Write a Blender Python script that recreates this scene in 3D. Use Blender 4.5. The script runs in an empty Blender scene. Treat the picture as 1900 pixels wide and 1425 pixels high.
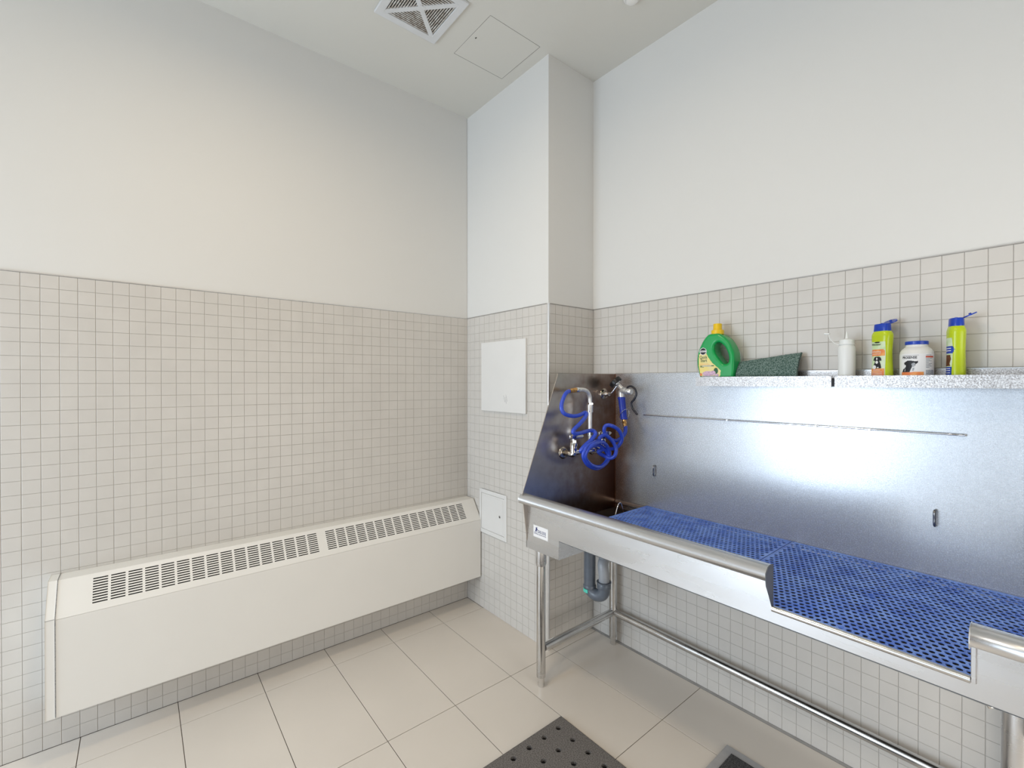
import bpy, bmesh, math, random
from mathutils import Vector, Matrix
random.seed(7)
C = bpy.context.scene.collection
sc = bpy.context.scene

# ------------------------------------------------------------------ camera, light, exposure
CAM = Vector((2.41612, -1.61628, 1.37985)); YAW = -0.88317; PIT = -0.00577; FPX = 842.445
cd = bpy.data.cameras.new('camera'); cam = bpy.data.objects.new('camera', cd); C.objects.link(cam)
cam.location = CAM
cam.rotation_euler = (math.pi / 2 + PIT, 0, -YAW)
cd.sensor_fit = 'HORIZONTAL'; cd.sensor_width = 36; cd.lens = 36 * FPX / 1900
cd.clip_start = 0.02; cd.clip_end = 60
sc.camera = cam
w = bpy.data.worlds.new('world'); sc.world = w; w.use_nodes = True
bg = w.node_tree.nodes['Background']; bg.inputs[0].default_value = (0.80, 0.90, 1.0, 1); bg.inputs[1].default_value = 1.0

def area(name, loc, rot, sx, sy, power, col, shape='RECTANGLE', spread=180):
    l = bpy.data.lights.new(name, 'AREA'); l.shape = shape; l.size = sx; l.size_y = sy
    l.energy = power; l.color = col; l.spread = math.radians(spread)
    o = bpy.data.objects.new(name, l); o.location = loc; o.rotation_euler = rot; C.objects.link(o); return o
# daylight pouring through the tall window behind the camera, an added side fill, and warm ceiling lamps
area('window_daylight', (0.56, -4.16, 1.04), (math.pi / 2, 0, 0), 0.92, 1.96, 86, (0.73, 0.86, 1.0))
area('window_daylight_wide', (1.80, -4.16, 1.10), (math.pi / 2, 0, 0), 1.22, 2.00, 20, (0.76, 0.88, 1.0))
area('side_fill_light', (3.36, -0.50, 0.80), (math.pi / 2, 0, math.pi / 2), 0.90, 1.44, 22, (1.0, 0.93, 0.83))  # added fill for the floor under the tub and the chase side
area('ceiling_lamp_light', (1.30, -1.35, 3.00), (0, 0, 0), 0.26, 0.26, 14, (1.0, 0.78, 0.50), 'DISK', 170)
area('rear_lamp_light', (2.35, -2.45, 3.00), (0, 0, 0), 0.26, 0.26, 17, (1.0, 0.92, 0.80), 'DISK', 170)
vs = sc.view_settings
vs.view_transform = 'Standard'; vs.look = 'None'; vs.gamma = 1; vs.use_curve_mapping = False
vs.exposure = -0.34

# ------------------------------------------------------------------ helpers
W = {}
def tag(o, label=None, cat=None, group=None, kind=None):
    if label: o['label'] = label
    if cat: o['category'] = cat
    if group: o['group'] = group
    if kind: o['kind'] = kind
    return o
def thing(name, loc, label, cat, group=None):
    o = bpy.data.objects.new(name, None); o.empty_display_size = 0.05
    o.location = loc; C.objects.link(o); W[o] = Vector(loc)
    return tag(o, label, cat, group)
def mk(name, vf, mat, parent=None, smooth=False, bevel=0, seg=2, angle=40):
    v, f = vf
    off = W.get(parent, Vector((0, 0, 0)))
    me = bpy.data.meshes.new(name)
    me.from_pydata([tuple(Vector(p) - off) for p in v], [], f)
    me.validate(); me.update()
    if bevel:
        bm = bmesh.new(); bm.from_mesh(me)
        bmesh.ops.remove_doubles(bm, verts=bm.verts, dist=1e-6)
        es = [e for e in bm.edges if len(e.link_faces) == 2 and e.calc_face_angle(0) > math.radians(angle)]
        bmesh.ops.bevel(bm, geom=es, offset=bevel, segments=seg, affect='EDGES', profile=0.5, clamp_overlap=True)
        bm.to_mesh(me); bm.free()
    bm = bmesh.new(); bm.from_mesh(me); bmesh.ops.recalc_face_normals(bm, faces=bm.faces); bm.to_mesh(me); bm.free()
    if smooth:
        for p in me.polygons: p.use_smooth = True
        try: me.set_sharp_from_angle(angle=math.radians(38))
        except Exception: pass
    me.materials.append(mat)
    o = bpy.data.objects.new(name, me); C.objects.link(o)
    if parent: o.parent = parent; W[o] = off
    return o
def join(*vfs):
    V = []; F = []
    for v, f in vfs:
        n = len(V); V += [tuple(p) for p in v]; F += [tuple(i + n for i in q) for q in f]
    return V, F
def box(x0, x1, y0, y1, z0, z1):
    v = [(x0,y0,z0),(x1,y0,z0),(x1,y1,z0),(x0,y1,z0),(x0,y0,z1),(x1,y0,z1),(x1,y1,z1),(x0,y1,z1)]
    return v, [(0,3,2,1),(4,5,6,7),(0,1,5,4),(1,2,6,5),(2,3,7,6),(3,0,4,7)]
def prism(poly, axis, a0, a1):
    # poly in the two other axes (order: x->(y,z), y->(x,z), z->(x,y))
    def P(p, a):
        return {'x': (a, p[0], p[1]), 'y': (p[0], a, p[1]), 'z': (p[0], p[1], a)}[axis]
    n = len(poly); v = [P(p, a0) for p in poly] + [P(p, a1) for p in poly]
    f = [tuple(range(n)), tuple(range(2*n-1, n-1, -1))] + [(i, (i+1) % n, n+(i+1) % n, n+i) for i in range(n)]
    return v, f
def catmull(pts, sub=6, closed=False):
    P = [Vector(p) for p in pts]; out = []
    n = len(P)
    for i in range(n if closed else n-1):
        g = lambda k: P[k % n] if closed else P[max(0, min(n-1, k))]
        a, b, c, d = g(i-1), g(i), g(i+1), g(i+2)
        for s in range(sub):
            t = s / sub
            out.append(0.5*((2*b) + (c-a)*t + (2*a-5*b+4*c-d)*t*t + (3*b-a-3*c+d)*t**3))
    if not closed: out.append(P[-1])
    return out
def tube(pts, r, seg=12, closed=False, cap=True):
    P = [Vector(p) for p in pts]; n = len(P); V = []; F = []
    up = None
    for i, p in enumerate(P):
        if closed: t = (P[(i+1) % n] - P[i-1])
        else: t = P[min(i+1, n-1)] - P[max(i-1, 0)]
        t.normalize()
        if up is None:
            up = Vector((0, 0, 1)) if abs(t.z) < 0.9 else Vector((1, 0, 0))
        x = (up - t*up.dot(t)).normalized(); y = t.cross(x); up = x
        rr = r(i/(n-1)) if callable(r) else r
        for k in range(seg):
            a = 2*math.pi*k/seg; V.append(p + x*math.cos(a)*rr + y*math.sin(a)*rr)
    m = n if closed else n-1
    for i in range(m):
        for k in range(seg):
            a = i*seg+k; b = i*seg+(k+1) % seg; j = ((i+1) % n)*seg
            F.append((a, b, j+(k+1) % seg, j+k))
    if cap and not closed:
        F.append(tuple(range(seg-1, -1, -1))); F.append(tuple((n-1)*seg+k for k in range(seg)))
    return V, F
def lathe(prof, o, d=(0, 0, 1), seg=24, sx=1, sy=1):
    # prof: list of (radius, height) along direction d from o
    d = Vector(d).normalized(); o = Vector(o)
    x = Vector((1, 0, 0)) if abs(d.z) > 0.9 else Vector((0, 0, 1)).cross(d).normalized()
    y = d.cross(x); V = []; F = []
    for r, h in prof:
        for k in range(seg):
            a = 2*math.pi*k/seg; V.append(o + d*h + x*math.cos(a)*r*sx + y*math.sin(a)*r*sy)
    for i in range(len(prof)-1):
        for k in range(seg):
            F.append((i*seg+k, i*seg+(k+1) % seg, (i+1)*seg+(k+1) % seg, (i+1)*seg+k))
    F.append(tuple(range(seg-1, -1, -1))); F.append(tuple((len(prof)-1)*seg+k for k in range(seg)))
    return V, F
def cyl(a, b, r, seg=20):
    a = Vector(a); b = Vector(b); return lathe([(r, 0), (r, (b-a).length)], a, b-a, seg)
def text_vf(s, size, fn, spacing=1.0, bold=0.0):
    cu = bpy.data.curves.new('t', 'FONT'); cu.body = s; cu.size = size; cu.space_character = spacing
    cu.offset = bold; cu.resolution_u = 3
    o = bpy.data.objects.new('t', cu); C.objects.link(o)
    dg = bpy.context.evaluated_depsgraph_get(); dg.update()
    me = bpy.data.meshes.new_from_object(o.evaluated_get(dg))
    v = [fn(p.co.x, p.co.y) for p in me.vertices]; f = [tuple(p.vertices) for p in me.polygons]
    bpy.data.objects.remove(o); bpy.data.curves.remove(cu); bpy.data.meshes.remove(me)
    return v, f
def inpoly(x, y, P):
    c = False; n = len(P)
    for i in range(n):
        x1, y1 = P[i]; x2, y2 = P[i-1]
        if (y1 > y) != (y2 > y) and x < (x2-x1)*(y-y1)/(y2-y1)+x1: c = not c
    return c
def raster(P, fn, cell=0.0012):
    xs = [p[0] for p in P]; ys = [p[1] for p in P]; V = []; F = []; idx = {}
    nx = int((max(xs)-min(xs))/cell)+1; ny = int((max(ys)-min(ys))/cell)+1
    def vi(i, j):
        if (i, j) not in idx: idx[(i, j)] = len(V); V.append(fn(min(xs)+i*cell, min(ys)+j*cell))
        return idx[(i, j)]
    for i in range(nx):
        for j in range(ny):
            if inpoly(min(xs)+(i+.5)*cell, min(ys)+(j+.5)*cell, P):
                F.append((vi(i, j), vi(i+1, j), vi(i+1, j+1), vi(i, j+1)))
    return V, F
def disc(cx, cy, rx, ry=None, n=24):
    ry = ry or rx
    return [(cx+rx*math.cos(2*math.pi*k/n), cy+ry*math.sin(2*math.pi*k/n)) for k in range(n)]
def rect(x0, x1, y0, y1): return [(x0, y0), (x1, y0), (x1, y1), (x0, y1)]

# ------------------------------------------------------------------ materials
def mat(name, col, rough=0.5, metal=0.0, var=0.0, scale=6.0, bump=0.0, bscale=200.0, spec=0.5, col2=None, trans=0.0,
        ior=1.45, coat=0.0, rvar=0.0, stretch=None, sss=0.0, detail=4.0, stain_reflection=False):
    m = bpy.data.materials.new(name); m.use_nodes = True; nt = m.node_tree; N = nt.nodes; L = nt.links
    b = N['Principled BSDF']; b.inputs['Roughness'].default_value = rough; b.inputs['Metallic'].default_value = metal
    b.inputs['Base Color'].default_value = (*col, 1); b.inputs['Specular IOR Level'].default_value = spec
    b.inputs['Transmission Weight'].default_value = trans; b.inputs['IOR'].default_value = ior
    b.inputs['Coat Weight'].default_value = coat; b.inputs['Coat Roughness'].default_value = 0.15
    if sss:
        b.inputs['Subsurface Weight'].default_value = sss; b.inputs['Subsurface Radius'].default_value = (0.01, 0.01, 0.01)
    tc = N.new('ShaderNodeNewGeometry'); src = tc.outputs['Position']
    if stretch:
        mp = N.new('ShaderNodeMapping'); mp.inputs['Scale'].default_value = stretch
        L.new(src, mp.inputs[0]); src = mp.outputs[0]
    if var or col2:
        n = N.new('ShaderNodeTexNoise'); n.inputs['Scale'].default_value = scale; n.inputs['Detail'].default_value = detail
        L.new(src, n.inputs['Vector'])
        r = N.new('ShaderNodeValToRGB'); c2 = col2 or tuple(c*(1-var) for c in col)
        r.color_ramp.elements[0].position = 0.35; r.color_ramp.elements[1].position = 0.65
        r.color_ramp.elements[0].color = (*c2, 1); r.color_ramp.elements[1].color = (*col, 1)
        L.new(n.outputs[0], r.inputs[0]); L.new(r.outputs[0], b.inputs['Base Color'])
    if stain_reflection:       # rust film near the drain box, plus a brown reflection painted up the corner
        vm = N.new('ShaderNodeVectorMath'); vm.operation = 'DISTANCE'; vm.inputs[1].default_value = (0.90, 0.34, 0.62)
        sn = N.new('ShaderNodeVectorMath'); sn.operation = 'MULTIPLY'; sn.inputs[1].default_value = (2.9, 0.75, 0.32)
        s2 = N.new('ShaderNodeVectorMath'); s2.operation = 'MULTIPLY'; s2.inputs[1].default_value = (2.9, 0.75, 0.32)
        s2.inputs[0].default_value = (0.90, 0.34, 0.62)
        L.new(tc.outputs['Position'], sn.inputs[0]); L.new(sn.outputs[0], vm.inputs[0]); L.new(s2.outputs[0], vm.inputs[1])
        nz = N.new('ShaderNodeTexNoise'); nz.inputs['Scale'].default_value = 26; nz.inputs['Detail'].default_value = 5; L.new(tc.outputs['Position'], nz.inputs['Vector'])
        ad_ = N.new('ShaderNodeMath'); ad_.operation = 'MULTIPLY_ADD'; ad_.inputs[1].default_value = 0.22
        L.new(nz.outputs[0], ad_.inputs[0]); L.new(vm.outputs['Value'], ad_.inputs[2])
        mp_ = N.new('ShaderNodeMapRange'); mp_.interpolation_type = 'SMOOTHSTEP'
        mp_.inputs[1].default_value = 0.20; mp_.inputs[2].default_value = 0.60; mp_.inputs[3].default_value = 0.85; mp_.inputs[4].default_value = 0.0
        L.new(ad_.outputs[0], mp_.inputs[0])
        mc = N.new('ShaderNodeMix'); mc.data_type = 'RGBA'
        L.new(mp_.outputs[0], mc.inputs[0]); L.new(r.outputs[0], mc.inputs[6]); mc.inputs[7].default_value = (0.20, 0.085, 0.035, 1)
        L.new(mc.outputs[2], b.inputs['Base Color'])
    if rvar:
        n2 = N.new('ShaderNodeTexNoise'); n2.inputs['Scale'].default_value = scale*1.7; n2.inputs['Detail'].default_value = 6
        L.new(src, n2.inputs['Vector'])
        mr = N.new('ShaderNodeMapRange'); mr.inputs[1].default_value = 0.3; mr.inputs[2].default_value = 0.7
        mr.inputs[3].default_value = max(0.03, rough-rvar); mr.inputs[4].default_value = rough+rvar
        L.new(n2.outputs[0], mr.inputs[0]); L.new(mr.outputs[0], b.inputs['Roughness'])
    if bump:
        n3 = N.new('ShaderNodeTexNoise'); n3.inputs['Scale'].default_value = bscale; n3.inputs['Detail'].default_value = 3
        L.new(src, n3.inputs['Vector'])
        bp = N.new('ShaderNodeBump'); bp.inputs['Strength'].default_value = bump; bp.inputs['Distance'].default_value = 0.002
        L.new(n3.outputs[0], bp.inputs['Height']); L.new(bp.outputs[0], b.inputs['Normal'])
    return m
def emis(name, col, s):
    m = bpy.data.materials.new(name); m.use_nodes = True; b = m.node_tree.nodes['Principled BSDF']
    b.inputs['Emission Color'].default_value = (*col, 1); b.inputs['Emission Strength'].default_value = s
    b.inputs['Base Color'].default_value = (*col, 1); return m

M = {}
M['paint'] = mat('wall_paint', (0.71, 0.705, 0.685), 0.62, var=0.012, scale=1.5, bump=0.05, bscale=350)
M['ceil'] = mat('ceiling_paint', (0.64, 0.63, 0.585), 0.8, var=0.015, scale=2, bump=0.05, bscale=300)
M['tile'] = mat('wall_tile_glaze', (0.62, 0.595, 0.56), 0.36, var=0.04, scale=9, bump=0.03, bscale=60, spec=0.45)
M['grout'] = mat('grout', (0.47, 0.445, 0.41), 0.9, var=0.15, scale=30, bump=0.2)
M['ftile'] = mat('floor_tile', (0.70, 0.65, 0.59), 0.38, var=0.05, scale=2.2, bump=0.06, bscale=120, rvar=0.08)
M['fgrout'] = mat('floor_grout', (0.13, 0.10, 0.075), 0.9, var=0.3, scale=20)
M['caulk'] = mat('silicone_joint', (0.42, 0.41, 0.40), 0.6, var=0.2, scale=12)
M['alu'] = mat('brushed_aluminium', (0.80, 0.80, 0.80), 0.30, 0.75, var=0.1, scale=60, stretch=(1, 1, 0.1))
M['dkalu'] = mat('aluminium_edge', (0.46, 0.44, 0.42), 0.35, 0.5, var=0.15, scale=15)
M['steel'] = mat('stainless_steel', (0.72, 0.735, 0.765), 0.28, 1.0, var=0.08, scale=5, rvar=0.04, bump=0.04, bscale=300, stretch=(0.35, 1, 2.2), detail=2)
M['splash'] = mat('water_spotted_steel', (0.58, 0.605, 0.64), 0.26, 0.46, var=0.08, scale=150, rvar=0.06, bump=0.08, bscale=480, detail=4, stain_reflection=True)
M['sideA'] = mat('side_steel', (0.60, 0.56, 0.52), 0.28, 1.0, var=0.08, scale=14, bump=0.05, bscale=300, detail=2, stain_reflection=True)
M['tubeS'] = mat('steel_tube', (0.68, 0.68, 0.68), 0.22, 1.0, var=0.15, scale=12, rvar=0.06)
M['pan'] = mat('shaded_pan_steel', (0.03, 0.022, 0.018), 0.6, 0.0, var=0.5, scale=9)  # near black for steel: shade under the grates put into its colour
M['galv'] = mat('galvanised_shelf', (0.56, 0.54, 0.53), 0.38, 1.0, col2=(0.28, 0.26, 0.25), scale=260, rvar=0.1, bump=0.25, bscale=260, detail=2)
M['chrome'] = mat('chrome', (0.80, 0.80, 0.80), 0.10, 1.0, var=0.06, scale=40)
M['ring'] = mat('dark_chrome_ring', (0.30, 0.30, 0.31), 0.2, 1.0, var=0.2)
M['dchrome'] = mat('worn_chrome', (0.62, 0.56, 0.48), 0.2, 1.0, var=0.3, scale=60)
M['brass'] = mat('brass', (0.72, 0.42, 0.16), 0.25, 1.0, var=0.35, scale=80)
M['blue'] = mat('blue_hose', (0.035, 0.085, 0.62), 0.25, var=0.12, scale=40, coat=0.3)
M['bluegrip'] = mat('blue_grip', (0.018, 0.045, 0.42), 0.32, var=0.15, scale=60)
M['grate'] = mat('blue_grate_rubber', (0.20, 0.37, 0.95), 0.32, col2=(0.085, 0.20, 0.74), scale=16, bump=0.2, bscale=130, spec=0.7)
M['blk'] = mat('black_rubber', (0.012, 0.012, 0.014), 0.35, var=0.3, scale=40)
M['blkm'] = mat('black_plastic', (0.02, 0.02, 0.03), 0.25, var=0.2, scale=40)
M['greyc'] = mat('end_cap_steel', (0.13, 0.14, 0.155), 0.5, 0.2, var=0.2, scale=30)
M['pvc'] = mat('grey_pvc', (0.115, 0.135, 0.165), 0.32, var=0.15, scale=25)
M['pvcl'] = mat('light_grey_pvc', (0.34, 0.36, 0.39), 0.35, var=0.12, scale=25)
M['mint'] = mat('mint_label', (0.10, 0.62, 0.48), 0.5, var=0.1)
M['rad'] = mat('enamel_cream', (0.80, 0.785, 0.75), 0.38, var=0.02, scale=3, bump=0.02, bscale=50)
M['dark'] = mat('dark_interior', (0.010, 0.009, 0.008), 0.9, var=0.3)
M['white'] = mat('white_enamel', (0.74, 0.735, 0.72), 0.4, var=0.03, scale=5)
M['vent'] = mat('vent_enamel', (0.66, 0.67, 0.68), 0.45, var=0.05, scale=20)
M['slat'] = mat('dusty_slat', (0.68, 0.67, 0.64), 0.7, col2=(0.34, 0.29, 0.24), scale=60, detail=6)
M['matd'] = mat('dark_mat_carpet', (0.22, 0.205, 0.195), 0.95, col2=(0.085, 0.078, 0.074), scale=260, bump=0.8, bscale=500)
M['mat2'] = mat('charcoal_carpet', (0.10, 0.10, 0.105), 0.95, col2=(0.012, 0.012, 0.014), scale=300, bump=0.8, bscale=500)
M['matb'] = mat('grey_mat_border', (0.38, 0.38, 0.39), 0.6, var=0.1, scale=40)
M['jug'] = mat('green_plastic', (0.005, 0.36, 0.085), 0.26, var=0.08, scale=20, coat=0.2)
M['yel'] = mat('yellow_plastic', (0.85, 0.56, 0.015), 0.32, var=0.08, scale=30)
M['lab_y'] = mat('yellow_label', (0.86, 0.70, 0.16), 0.45, col2=(0.82, 0.72, 0.34), scale=25)
M['lime'] = mat('lime_plastic', (0.53, 0.66, 0.012), 0.27, var=0.08, scale=20, coat=0.2)
M['cap'] = mat('blue_cap', (0.012, 0.055, 0.45), 0.28, var=0.1, scale=60)
M['jar'] = mat('white_plastic', (0.80, 0.79, 0.76), 0.35, var=0.03, scale=20)
M['lab_w'] = mat('white_label', (0.84, 0.84, 0.85), 0.5, var=0.02)
M['ink'] = mat('black_ink', (0.015, 0.015, 0.02), 0.5, var=0.1)
M['navy'] = mat('navy_ink', (0.03, 0.035, 0.16), 0.5, var=0.1)
M['ora'] = mat('orange_ink', (0.80, 0.20, 0.06), 0.5, col2=(0.85, 0.36, 0.10), scale=60)
M['red'] = mat('red_ink', (0.62, 0.09, 0.05), 0.5, var=0.1)
M['pink'] = mat('pink_ink', (0.74, 0.55, 0.68), 0.5, col2=(0.50, 0.30, 0.45), scale=200)
M['gry'] = mat('grey_ink', (0.30, 0.32, 0.36), 0.5, col2=(0.55, 0.57, 0.60), scale=300)
M['palg'] = mat('pale_green_ink', (0.55, 0.72, 0.38), 0.5, col2=(0.70, 0.80, 0.60), scale=60)
M['lgrn'] = mat('dark_green_ink', (0.02, 0.12, 0.05), 0.5, var=0.3, scale=100)
M['haze'] = mat('cloudy_plastic', (0.88, 0.90, 0.89), 0.34, trans=0.06, var=0.02, sss=0.0)
M['pad'] = mat('green_scouring_fibre', (0.22, 0.30, 0.28), 0.9, col2=(0.006, 0.050, 0.034), scale=300, bump=1.0, bscale=420, detail=2)
M['wood'] = mat('brown_door_veneer', (0.15, 0.070, 0.028), 0.4, col2=(0.08, 0.038, 0.016), scale=6, stretch=(3, 6, 0.4))
M['rust'] = mat('rust_stained_steel', (0.30, 0.12, 0.05), 0.5, 0.6, var=0.5, scale=30)
M['lamp'] = emis('lamp_diffuser', (1.0, 0.95, 0.88), 6.0)
M['scuff'] = mat('scuff_mark', (0.50, 0.50, 0.51), 0.6, var=0.2)

# ------------------------------------------------------------------ the room
XC, YB, ZC, ZT, P = 0.7411, 0.347, 3.0495, 1.778, 0.0508
XE, YS = 3.30, -4.10
def S(name, vf, m, **k): return tag(mk(name, vf, m, **k), kind='structure')
fl = S('floor', box(-0.1, XE+0.1, YS-0.1, YB+0.1, -0.12, -0.0022), M['fgrout'])
xs = [0.0, 0.170, 0.775, 1.380, 1.985, 2.590, 3.195, XE]
ys = [0.332] + [0.028-0.304*k for k in range(0, 14)] + [YS]
for i in range(len(xs)-1):
    for j in range(len(ys)-1):
        x0, x1, y1, y0 = xs[i], xs[i+1], ys[j], ys[j+1]
        if y1-y0 < 0.01: continue
        if x1 < XC and y1 > 0: y1 = 0.0
        if y1-y0 < 0.02: continue
        g = 0.0013
        mk('floor_tile', box(x0+g, x1-g, y0+g, y1-g, -0.008, 0.0), M['ftile'], fl, bevel=0.0006, seg=1)
tag(mk('joint_strip', box(XC, XE, 0.3335, YB, -0.008, 0.0005), M['caulk'], fl), 'grey sealed strip along the foot of the right wall')
ce = S('ceiling', box(-0.1, XE+0.1, YS-0.1, YB+0.1, ZC, ZC+0.12), M['ceil'])
wl = S('wall_left', box(-0.12, -0.002, YS, 0.0, 0, ZC), M['paint'])
wf = S('wall_chase_left', box(-0.12, XC-0.002, 0.002, 0.10, 0, ZC), M['paint'])
wc = S('wall_chase_right', box(XC-0.10, XC-0.002, 0.10, YB+0.002, 0, ZC), M['paint'])
wr = S('wall_right', box(XC-0.10, XE+0.1, YB+0.002, YB+0.12, 0, ZC), M['paint'])
UY0, UY1, UZ0, UZ1 = -1.0, 0.0, 0.04, 1.56          # opening of the added fill window
we = S('wall_side', join(box(XE, XE+0.12, YS, UY0, 0, ZC), box(XE, XE+0.12, UY1, YB, 0, ZC), box(XE, XE+0.12, UY0, UY1, 0, UZ0), box(XE, XE+0.12, UY0, UY1, UZ1, ZC)), M['paint'])
# rear wall with two tall glazed openings
WX0, WX1, WZ0, WZ1 = 0.06, 1.06, 0.02, 2.06
VX0, VX1, VZ0, VZ1 = 1.14, 2.46, 0.05, 2.15
wb = S('wall_back', join(box(-0.12, WX0, YS-0.12, YS, 0, ZC), box(WX1, VX0, YS-0.12, YS, 0, ZC), box(VX1, XE+0.1, YS-0.12, YS, 0, ZC),
                         box(WX0, WX1, YS-0.12, YS, 0, WZ0), box(WX0, WX1, YS-0.12, YS, WZ1, ZC), box(VX0, VX1, YS-0.12, YS, 0, VZ0), box(VX0, VX1, YS-0.12, YS, VZ1, ZC)), M['paint'])
gl = bpy.data.materials.new('clear_pane'); gl.use_nodes = True; nt = gl.node_tree
tr = nt.nodes.new('ShaderNodeBsdfTransparent'); gs = nt.nodes.new('ShaderNodeBsdfGlossy'); gs.inputs['Roughness'].default_value = 0.02
mx = nt.nodes.new('ShaderNodeMixShader'); mx.inputs[0].default_value = 0.06
nt.links.new(tr.outputs[0], mx.inputs[1]); nt.links.new(gs.outputs[0], mx.inputs[2]); nt.links.new(mx.outputs[0], nt.nodes['Material Output'].inputs[0])
for nm, a_, b_, WZ0, WZ1, lab_ in (('window_1', WX0, WX1, WZ0, WZ1, 'narrow tall window with a slim white frame in the rear wall'), ('window_2', VX0, VX1, VZ0, VZ1, 'wide tall window with a slim white frame in the rear wall')):
    win = thing(nm, ((a_+b_)/2, YS-0.03, WZ0), lab_, 'window'); tag(win, kind='structure')
    mk('window_frame', join(box(a_, a_+.04, YS-.05, YS-.01, WZ0, WZ1), box(b_-.04, b_, YS-.05, YS-.01, WZ0, WZ1),
        box(a_+.04, b_-.04, YS-.05, YS-.01, WZ0, WZ0+.04), box(a_+.04, b_-.04, YS-.05, YS-.01, WZ1-.04, WZ1)), M['white'], win)
    if b_ > 2: mk('mullion', box(1.77, 1.83, YS-.055, YS-.005, WZ0+.04, WZ1-.04), M['white'], win)
    mk('window_pane', box(a_+.04, b_-.04, YS-.035, YS-.03, WZ0+.04, WZ1-.04), gl, win)
win = thing('fill_window', (XE+0.03, -0.5, UZ0), 'added low fill-light window with a slim white frame beside the dark door', 'window'); tag(win, kind='structure')
mk('window_frame', join(box(XE+.01, XE+.05, UY0, UY0+.04, UZ0, UZ1), box(XE+.01, XE+.05, UY1-.04, UY1, UZ0, UZ1),  # frame of the added fill window
    box(XE+.01, XE+.05, UY0+.04, UY1-.04, UZ0, UZ0+.04), box(XE+.01, XE+.05, UY0+.04, UY1-.04, UZ1-.04, UZ1)), M['white'], win)
mk('window_pane', box(XE+.03, XE+.035, UY0+.04, UY1-.04, UZ0+.04, UZ1-.04), gl, win)  # pane of the added fill window
dr = thing('door_1', (XE-0.02, -2.2, 0), 'dark brown wooden door in the side wall', 'door'); tag(dr, kind='structure')
mk('door_leaf', box(XE-.035, XE-.003, -3.05, -1.15, 0.01, 2.45), M['wood'], dr, bevel=0.004)
mk('door_frame', join(box(XE-.05, XE-.003, -1.15, -1.08, 0, 2.5), box(XE-.05, XE-.003, -3.12, -3.05, 0, 2.5), box(XE-.05, XE-.003, -3.05, -1.15, 2.45, 2.52)), M['wood'], dr, bevel=0.003)
mk('door_handle', join(cyl((XE-.035, -1.25, 1.0), (XE-.085, -1.25, 1.0), .011), cyl((XE-.085, -1.25, 1.0), (XE-.085, -1.37, 1.0), .010)), M['chrome'], dr, smooth=True)

# tiles -------------------------------------------------------------
cr = Vector((math.cos(YAW), -math.sin(YAW), 0))
cdv = Vector((math.cos(PIT)*math.sin(YAW), math.cos(PIT)*math.cos(YAW), math.sin(PIT)))
cuv = cr.cross(cdv)
def proj(p):
    q = Vector(p)-CAM; z = q.dot(cdv)
    if z < 0.05: return None
    return (950+FPX*q.dot(cr)/z, 712.5-FPX*q.dot(cuv)/z)
def tile_mesh(name, n):
    # unit tile facing +n ('x' or '-y'); thickness .0016 proud, softly bevelled
    h = P/2-0.0007; b = 0.0010; t = 0.0016
    V = [(-h, -h, -0.004), (h, -h, -0.004), (h, h, -0.004), (-h, h, -0.004), (-h, -h, t-b*.6), (h, -h, t-b*.6), (h, h, t-b*.6), (-h, h, t-b*.6),
         (-h+b, -h+b, t), (h-b, -h+b, t), (h-b, h-b, t), (-h+b, h-b, t)]
    F = [(0,1,5,4),(1,2,6,5),(2,3,7,6),(3,0,4,7),(4,5,9,8),(5,6,10,9),(6,7,11,10),(7,4,8,11),(8,9,10,11)]
    if n == 'x': V = [(c, -a, bz) for a, bz, c in V]      # local a -> -y
    else: V = [(a, -c, bz) for a, bz, c in V]
    return V, F
def tile_wall(wall, n, plane, cols, hide, zrows=35):
    vf = tile_mesh('wall_tile', n); me = None; cand = []; rest = []
    axis = 1 if n == 'x' else 0
    for (a0, a1) in cols:
        for k in range(zrows):
            a = (a0+a1)/2; z = (k+.5)*P; full = abs((a1-a0)-P) < 1e-4
            c = (plane, a, z) if n == 'x' else (a, plane, z)
            q = proj(c); ok = q and 0 < q[0] < 1900 and 0 < q[1] < 1425 and not hide(a, z)
            ar = 0
            if ok:
                o1 = [proj((plane, a+s*P/2, z+t*P/2) if n == 'x' else (a+s*P/2, plane, z+t*P/2)) for s, t in ((-1,-1),(1,-1),(1,1),(-1,1))]
                if all(o1): ar = abs(sum(o1[i][0]*o1[(i+1) % 4][1]-o1[(i+1) % 4][0]*o1[i][1] for i in range(4)))/2
            (cand if (full and ar > 60) else rest).append((ar, c, (a1-a0)/P))
    cand.sort(key=lambda t: -t[0])
    rest += cand[300:]
    for ar, c, s in cand[:300]:
        if me is None:
            o = mk('wall_tile', vf, M['tile'], wall); me = o.data
        else:
            o = bpy.data.objects.new('wall_tile', me); C.objects.link(o); o.parent = wall
        o.location = c
    VF = []
    V = []; F = []
    for ar, c, s in rest:
        n0 = len(V)
        for p in vf[0]:
            V.append((c[0]+p[0], c[1]+p[1]*s, c[2]+p[2]) if n == 'x' else (c[0]+p[0]*s, c[1]+p[1], c[2]+p[2]))
        F += [tuple(i+n0 for i in f) for f in vf[1]]
    if V: tag(mk('wall_tiles', (V, F), M['tile'], wall), kind='stuff')
cols = [(-0.0196, 0.0)] + [(-0.0196-(k+1)*P, -0.0196-k*P) for k in range(int((-0.0196-YS)/P))]
cols.append((YS, cols[-1][0])) if cols[-1][0]-YS > 0.004 else None
mk('grout_bed', box(-0.002, -0.0016, YS, -0.0016, 0, ZT), M['grout'], wl)
tile_wall(wl, 'x', -0.0016, cols, lambda a, z: -1.86 < a and 0.19 < z < 0.66)
c0 = XC-14*P
mk('grout_bed', box(0, XC, 0.0016, 0.002, 0, ZT), M['grout'], wf)
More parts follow.
